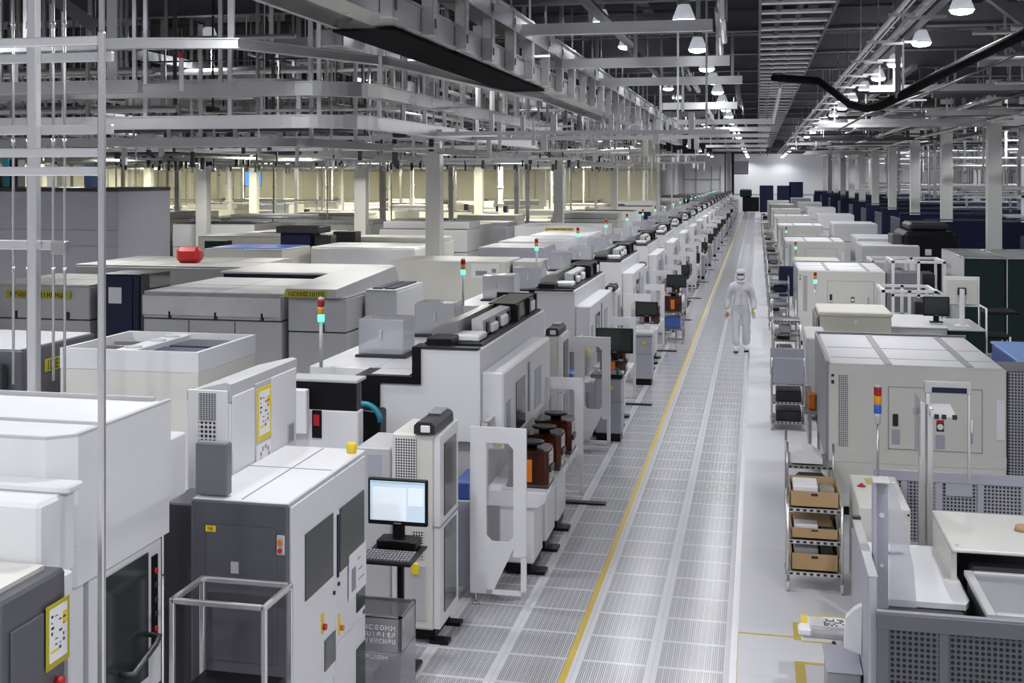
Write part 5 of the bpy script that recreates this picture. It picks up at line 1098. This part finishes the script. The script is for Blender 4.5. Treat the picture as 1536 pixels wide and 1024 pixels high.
# valve boxes, junctions and transport cars in the steelwork
for k in range(150):
    y = cr.uniform(19, 70); x = -cr.uniform(5.2, 9+y*.42); z = cr.uniform(4.5, 5.6)
    w = cr.uniform(.12, .4); h = cr.uniform(.1, .32)
    if min(abs(x-c) for c in (-7.4, -13.5, -19.5, -25.5, -31.5, -37.5)) < .6: x += 1.2
    b = MB((x, y, z)).box(x-w/2, x+w/2, y-.15, y+.15, z, z+h, .015).box(x-.012, x+.012, y-.012, y+.012, z+h, 7.0)
    o = single('junction_box', b, cr.choice(['black', 'dsteel', 'paper', 'galv', 'char', 'pale']), 'small service box on a dropper among the overhead steelwork, left half', 'box', 'service boxes in the steelwork'); o.location = (x, y, z)
for k in range(110):
    y = cr.uniform(18, 60); x = -cr.uniform(5.0, 8+y*.42); z = cr.uniform(4.35, 5.0); r = cr.uniform(.012, .03)
    q = cr.uniform(.3, 1.0)
    b = MB((x, y, z)).tube([(x, y, 6.9), (x, y, z+.25), (x+.06, y, z+.06), (x+.25, y, z), (x+.25+q, y, z)], r, 6)
    o = single('bent_pipe', b, cr.choice(['galv', 'steel', 'alu']), 'bent steel pipe dropping out of the overhead steelwork, left half', 'pipe', 'bent pipes in the steelwork'); o.location = (x, y, z)
for k in range(280):
    y = cr.uniform(19, 58); x = -cr.uniform(4.8, 8+y*.42); z = cr.choice([4.5, 4.7, 4.95, 5.2, 5.5, 5.8, 6.1, 6.4])+cr.uniform(-.1, .1); r = cr.uniform(.012, .035); L = cr.uniform(1.5, 6)
    b = MB((x, y, z))
    if k % 3: b.rod((x, y, z), (x, y+L, z), r, 6).rod((x, y+.1, z), (x, y+.1, 6.9), .01, 5)
    else: b.rod((x, y, z), (x+L*.7, y, z), r, 6).rod((x+.1, y, z), (x+.1, y, 6.9), .01, 5)
    o = single('short_conduit', b, cr.choice(['galv', 'steel', 'alu', 'dsteel', 'paper']), 'short steel conduit hung in the overhead steelwork, left half', 'conduit', 'short conduits in the steelwork'); o.location = (x, y, z)
for k in range(160):
    y = cr.uniform(20, 60); x = -cr.uniform(4.9, 8+y*.42); z = cr.uniform(4.4, 5.6); w = cr.uniform(.02, .05)
    o = single('strut', MB((x, y, z)).box(x-w, x+w, y-.02, y+.02, z, 6.95), cr.choice(['galv', 'galv', 'alu', 'dsteel']), 'slotted steel strut hanging in the overhead steelwork, left half', 'strut', 'struts in the steelwork'); o.location = (x, y, z)
for k in range(70):
    al = k % 2; z = cr.choice([4.4, 4.55, 4.75, 5.0, 5.3]); y = cr.uniform(18, 60); x = -cr.uniform(5.0, 8+y*.42); L = cr.uniform(4, 10)
    T = Thing('manifold_rail', 'overhead rail carrying many small valves and nozzles among the steelwork, left half', 'rail', (x, y, z), 'manifold rails in the steelwork')
    P = (lambda t, o: (x+o, y+t)) if al else (lambda t, o: (x+t*.8, y+o))
    a, b_ = P(0, -.03), P(L, .03); T.p('rail', T.mb().box(a[0], b_[0], a[1], b_[1], z-.03, z+.03), cr.choice(['galv', 'alu', 'paper']))
    b = T.mb(); t = .1
    while t < L:
        q = P(t, 0); h = cr.uniform(.06, .32); w = cr.uniform(.012, .045); up = cr.random() < .6
        b.box(q[0]-w, q[0]+w, q[1]-w, q[1]+w, z+.03 if up else z-h, z+h if up else z-.03); t += cr.uniform(.12, .4)
    q = T.p('nozzles', b, cr.choice(['galv', 'char', 'dsteel', 'paper', 'galv'])); q['kind'] = 'stuff'
    for t in (.3, L-.4): q = P(t, 0); T.p('dropper', T.mb().box(q[0]-.015, q[0]+.015, q[1]-.015, q[1]+.015, z, 7.0), 'galv')
# lighter services right of the aisle and across the bays
for k in range(64):
    y = 17+k*1.25; z = cr.choice([5.5, 5.8, 6.1, 6.3]); x0 = cr.uniform(1.5, 5) if y > 28 else cr.uniform(3, 5); z = z if y > 28 else max(z, 6.1); x1 = x0+cr.uniform(3, 14)
    T = Thing('service_run', 'one of the steel service runs hung across the bays right of the aisle', 'pipe', (x0, y, z), 'service runs right of the aisle')
    if k % 2: T.p('pipe', T.mb().rod((x0, y, z), (x1, y, z), .04, 8), cr.choice(['galv', 'dsteel']))
    else: T.p('rail', T.mb().box(x0, x1, y-.05, y+.05, z-.07, z+.07), cr.choice(['galv', 'beam', 'duct']))
    x = x0+.5
    while x < x1: T.p('dropper', T.mb().box(x-.02, x+.02, y-.02, y+.02, z, 7.0), 'galv'); x += 2.3
for k in range(190):
    y = cr.uniform(34, 120); x = cr.uniform(7.4, 20); z0 = cr.choice([2.6, 3, 4.2, 4.6]); w = cr.uniform(.03, .07)
    o = single('white_standpipe', MB((x, y, z0)).box(x-w, x+w, y-w, y+w, z0, 6.9), cr.choice(['paper', 'pale', 'galv', 'paper']), 'white standpipe among the tank lines behind the right-hand columns', 'pipe', 'standpipes behind the right-hand columns'); o.location = (x, y, z0)
for k in range(16):
    y = 36+5*k; z = cr.choice([3.1, 4.4, 4.9]); o = single('white_pipe_run', MB((8, y, z)).rod((8, y, z), (19, y, z), .05, 8).rod((8, y+.5, z+.35), (19, y+.5, z+.35), .04, 8), 'paper', 'white horizontal pipe run behind the right-hand columns', 'pipe', 'pipe runs behind the right-hand columns'); o.location = (8, y, z)
for k in range(30):
    y = 14+k*3.3; x = cr.uniform(-2.6, -.3); z = cr.uniform(6.1, 6.7)
    T = Thing('service_run', 'one of the steel service runs above the aisle lamps', 'pipe', (x, y, z), 'service runs above the aisle')
    T.p('pipe', T.mb().rod((x, y, z), (x+cr.uniform(-.2, .2), y+cr.uniform(6, 14), z), cr.uniform(.03, .08), 8), cr.choice(['dsteel', 'galv', 'beam']))
    T.p('dropper', T.mb().rod((x, y+1, z), (x, y+1, 7.1), .012, 6), 'galv'); T.p('dropper', T.mb().rod((x, y+4, z), (x, y+4, 7.1), .012, 6), 'galv')
# ================================================================ the person
def make_person(px, py, heading):
    T = Thing('person', 'person in a white hooded coverall and face mask walking along the aisle', 'person', (px, py, 0))
    bm = [  # name, position (x right, y forward negative = towards the camera), radius
        ('pelvis', (0, 0, .93), .165), ('belly', (0, -.01, 1.08), .165), ('chest', (0, -.01, 1.28), .168), ('upper', (0, 0, 1.42), .155), ('neck', (0, -.01, 1.53), .08), ('head0', (0, -.02, 1.60), .09),
        ('hipL', (.10, 0, .86), .125), ('kneeL', (.12, -.04, .48), .092), ('ankL', (.12, .04, .13), .085),
        ('hipR', (-.10, 0, .86), .125), ('kneeR', (-.11, -.08, .48), .092), ('ankR', (-.10, -.16, .13), .085),
        ('shL', (.18, 0, 1.43), .105), ('elL', (.265, .02, 1.15), .074), ('wrL', (.275, -.10, .92), .062),
        ('shR', (-.18, 0, 1.43), .105), ('elR', (-.27, .04, 1.15), .074), ('wrR', (-.295, -.03, .90), .062)]
    ix = {n: i for i, (n, p, r) in enumerate(bm)}
    ed = [('pelvis', 'belly'), ('belly', 'chest'), ('chest', 'upper'), ('upper', 'neck'), ('neck', 'head0'), ('pelvis', 'hipL'), ('hipL', 'kneeL'), ('kneeL', 'ankL'), ('pelvis', 'hipR'), ('hipR', 'kneeR'), ('kneeR', 'ankR'), ('upper', 'shL'), ('shL', 'elL'), ('elL', 'wrL'), ('upper', 'shR'), ('shR', 'elR'), ('elR', 'wrR')]
    me = bpy.data.meshes.new('body'); me.from_pydata([p for n, p, r in bm], [(ix[a], ix[b_]) for a, b_ in ed], [])
    o = bpy.data.objects.new('body', me); COL.objects.link(o); o.parent = T.e
    sk = o.modifiers.new('skin', 'SKIN'); sk.use_smooth_shade = True
    for i, (n, p, r) in enumerate(bm):
        v = me.skin_vertices[0].data[i]; v.radius = (r, r*.82 if n in ('pelvis', 'belly', 'chest', 'upper') else r); v.use_root = (i == 0)
    sb = o.modifiers.new('sub', 'SUBSURF'); sb.levels = 2; sb.render_levels = 2
    tx = bpy.data.textures.new('cloth_folds', 'CLOUDS'); tx.noise_scale = .10
    dm = o.modifiers.new('folds', 'DISPLACE'); dm.texture = tx; dm.strength = .045; dm.mid_level = .5
    me.materials.append(M['cloth'])
    # hands: palm with five separate fingers
    for sx, wr in ((1, (.276, -.115, .90)), (-1, (-.298, -.04, .88))):
        pts = [(0, 0, 0), (0, -.01, -.05), (0, -.015, -.085)]; R_ = [.03, .036, .032]; E = [(0, 1), (1, 2)]
        for f, (dx, L) in enumerate(((-.028, .07), (-.010, .08), (.010, .076), (.027, .06))):
            n = len(pts); pts += [(dx, -.018, -.10), (dx*1.1, -.03, -.10-L*.5), (dx*1.05, -.055, -.10-L*.85)]; R_ += [.010, .009, .008]; E += [(2, n), (n, n+1), (n+1, n+2)]
        n = len(pts); pts += [(-sx*.035, -.02, -.045), (-sx*.055, -.035, -.075), (-sx*.05, -.05, -.10)]; R_ += [.013, .011, .009]; E += [(1, n), (n, n+1), (n+1, n+2)]
        hm = bpy.data.meshes.new('hand'); hm.from_pydata([(wr[0]+a, wr[1]+b_, wr[2]+c) for a, b_, c in pts], E, [])
        ho = bpy.data.objects.new('glove', hm); COL.objects.link(ho); ho.parent = T.e; ho['label'] = 'gloved hand'
        s2 = ho.modifiers.new('skin', 'SKIN'); s2.use_smooth_shade = True
        for i, r in enumerate(R_): hm.skin_vertices[0].data[i].radius = (r, r); hm.skin_vertices[0].data[i].use_root = (i == 0)
        z = ho.modifiers.new('sub', 'SUBSURF'); z.levels = 1; z.render_levels = 1
        hm.materials.append(M['skin'] if sx < 0 else M['cloth'])
    # head parts in hall coordinates relative to the person
    def part(name, b, m, lab=None):
        q = build(name, b, m, T.e, lab); return q
    def ell(cx, cy, cz, rx, ry, rz, nu=20, nv=12, zlo=-1., zhi=1.):
        b = MB(); k = 0
        for i in range(nv+1):
            t = zlo+(zhi-zlo)*i/nv; t = max(-1, min(1, t)); zz = math.sin(t*PI/2); rr_ = math.cos(t*PI/2)
            for j in range(nu):
                a = 2*PI*j/nu; b.v.append((cx+rx*rr_*math.cos(a), cy+ry*rr_*math.sin(a), cz+rz*zz))
        for i in range(nv):
            for j in range(nu): b.f.append([i*nu+j, i*nu+(j+1) % nu, (i+1)*nu+(j+1) % nu, (i+1)*nu+j]); b.sm.append(True)
        b.f.append(list(range(nu))[::-1]); b.sm.append(True); b.f.append([nv*nu+j for j in range(nu)]); b.sm.append(True)
        return b
    part('head', ell(0, -.03, 1.655, .075, .092, .115), 'skin', 'face seen in the gap above the mask')
    part('hood', ell(0, -.005, 1.665, .098, .105, .135, zlo=-1, zhi=1), 'cloth', 'white hood')
    part('cap', ell(0, -.02, 1.735, .108, .118, .085, zlo=-.15, zhi=1), 'cloth', 'white cap with peak')
    part('peak', MB().prism([(-.095, -.10), (-.06, -.165), (.06, -.165), (.095, -.10)], 'z', 1.715, 1.728), 'cloth')
    part('goggle_band', ell(0, -.045, 1.695, .078, .085, .026), 'char', 'dark gap at the eyes')
    part('face_mask', ell(0, -.06, 1.632, .068, .078, .062), 'paper', 'white face mask')
    part('collar', MB().tube([(.085*math.cos(a*PI/8), -.02+.085*math.sin(a*PI/8), 1.525) for a in range(16)], .028, 8, closed=True), 'cloth')
    part('badge', MB().box(.07, .12, -.172, -.16, 1.34, 1.355), 'red', 'small red mark on the chest')
    part('belt_seam', MB().tube([(.172*math.cos(a*PI/10), -.01+.145*math.sin(a*PI/10), 1.03) for a in range(20)], .008, 6, closed=True), 'pale')
    part('zip', MB().box(-.006, .006, -.168, -.15, 1.05, 1.45), 'pale')
    for sx, y0 in ((.12, .0), (-.10, -.2)):
        part('shoe', MB().prism([(sx-.045, y0+.11), (sx-.045, y0-.12), (sx-.02, y0-.165), (sx+.02, y0-.165), (sx+.045, y0-.12), (sx+.045, y0+.11)], 'z', .03, .10), 'paper', 'white boot'); part('sole', MB().prism([(sx-.048, y0+.115), (sx-.048, y0-.125), (sx-.02, y0-.175), (sx+.02, y0-.175), (sx+.048, y0-.125), (sx+.048, y0+.115)], 'z', 0, .04), 'black', 'dark sole')
    part('tag_strap', MB().box(.225, .275, -.17, -.16, .84, .95), 'signy', 'yellow tag at the wrist')
    T.e.rotation_euler = (0, 0, heading); T.e.scale = (1.02, 1.02, 1.02)
    return T
make_person(-.36, 30.2, .0)
# ================================================================ light and view
w = bpy.data.worlds.new('world'); SC.world = w; w.use_nodes = True
w.node_tree.nodes['Background'].inputs[0].default_value = (.8, .85, 1, 1); w.node_tree.nodes['Background'].inputs[1].default_value = .15
def area(name, loc, sx, sy, power, col, rot=(0, 0, 0)):
    ld = bpy.data.lights.new(name, 'AREA'); ld.shape = 'RECTANGLE'; ld.size = sx; ld.size_y = sy; ld.energy = power; ld.color = col
    o = bpy.data.objects.new(name, ld); COL.objects.link(o); o.location = loc; o.rotation_euler = rot; return o
for x in (-7.5, -12.5, -18, -24):
    for y in (23.5, 32.5, 41.5):
        T = Thing('batten_lamp', 'white batten lamp added under the overhead steelwork to brighten the left bays', 'ceiling lamp', (x, y, 4.5), 'added white batten lamps in the left bays')
        T.p('tray', MB((x, y, 4.5)).box(x-.6, x+.6, y-.05, y+.05, 4.5, 4.55), 'paper'); T.p('tube', MB((x, y, 4.5)).box(x-.55, x+.55, y-.03, y+.03, 4.47, 4.5), 'lampy'); T.p('hanger', MB((x, y, 4.5)).rod((x-.5, y, 4.55), (x-.5, y, 7.0), .01, 5), 'galv')
        area('batten_light', (x, y, 4.44), 1.1, .1, 130, (1, .98, .92))  # battens and their light are added to brighten the machines below the steelwork
# the cream-lit zone: rows of yellowish batten lamps before the far partition
for x in (-42, -36, -30, -24, -18, -12):
    for y in (62, 76, 88):
        T = Thing('batten_lamp', 'yellowish batten lamp in the cream-lit zone before the far partition', 'ceiling lamp', (x, y, 4.6), 'yellowish batten lamps')
        T.p('tray', MB((x, y, 4.6)).box(x-1.2, x+1.2, y-.09, y+.09, 4.62, 4.7), 'paper'); T.p('tube', MB((x, y, 4.6)).box(x-1.15, x+1.15, y-.06, y+.06, 4.58, 4.62), 'lampy'); T.p('hanger', MB((x, y, 4.6)).rod((x-.9, y, 4.7), (x-.9, y, 7.0), .012, 5).rod((x+.9, y, 4.7), (x+.9, y, 7.0), .012, 5), 'galv')
        area('batten_light', (x, y, 4.55), 2.3, .14, 430, (1, .95, .70))
SC.view_settings.view_transform = 'Standard'; SC.view_settings.look = 'None'; SC.view_settings.gamma = 1.0; SC.view_settings.use_curve_mapping = False
SC.view_settings.exposure = -0.27
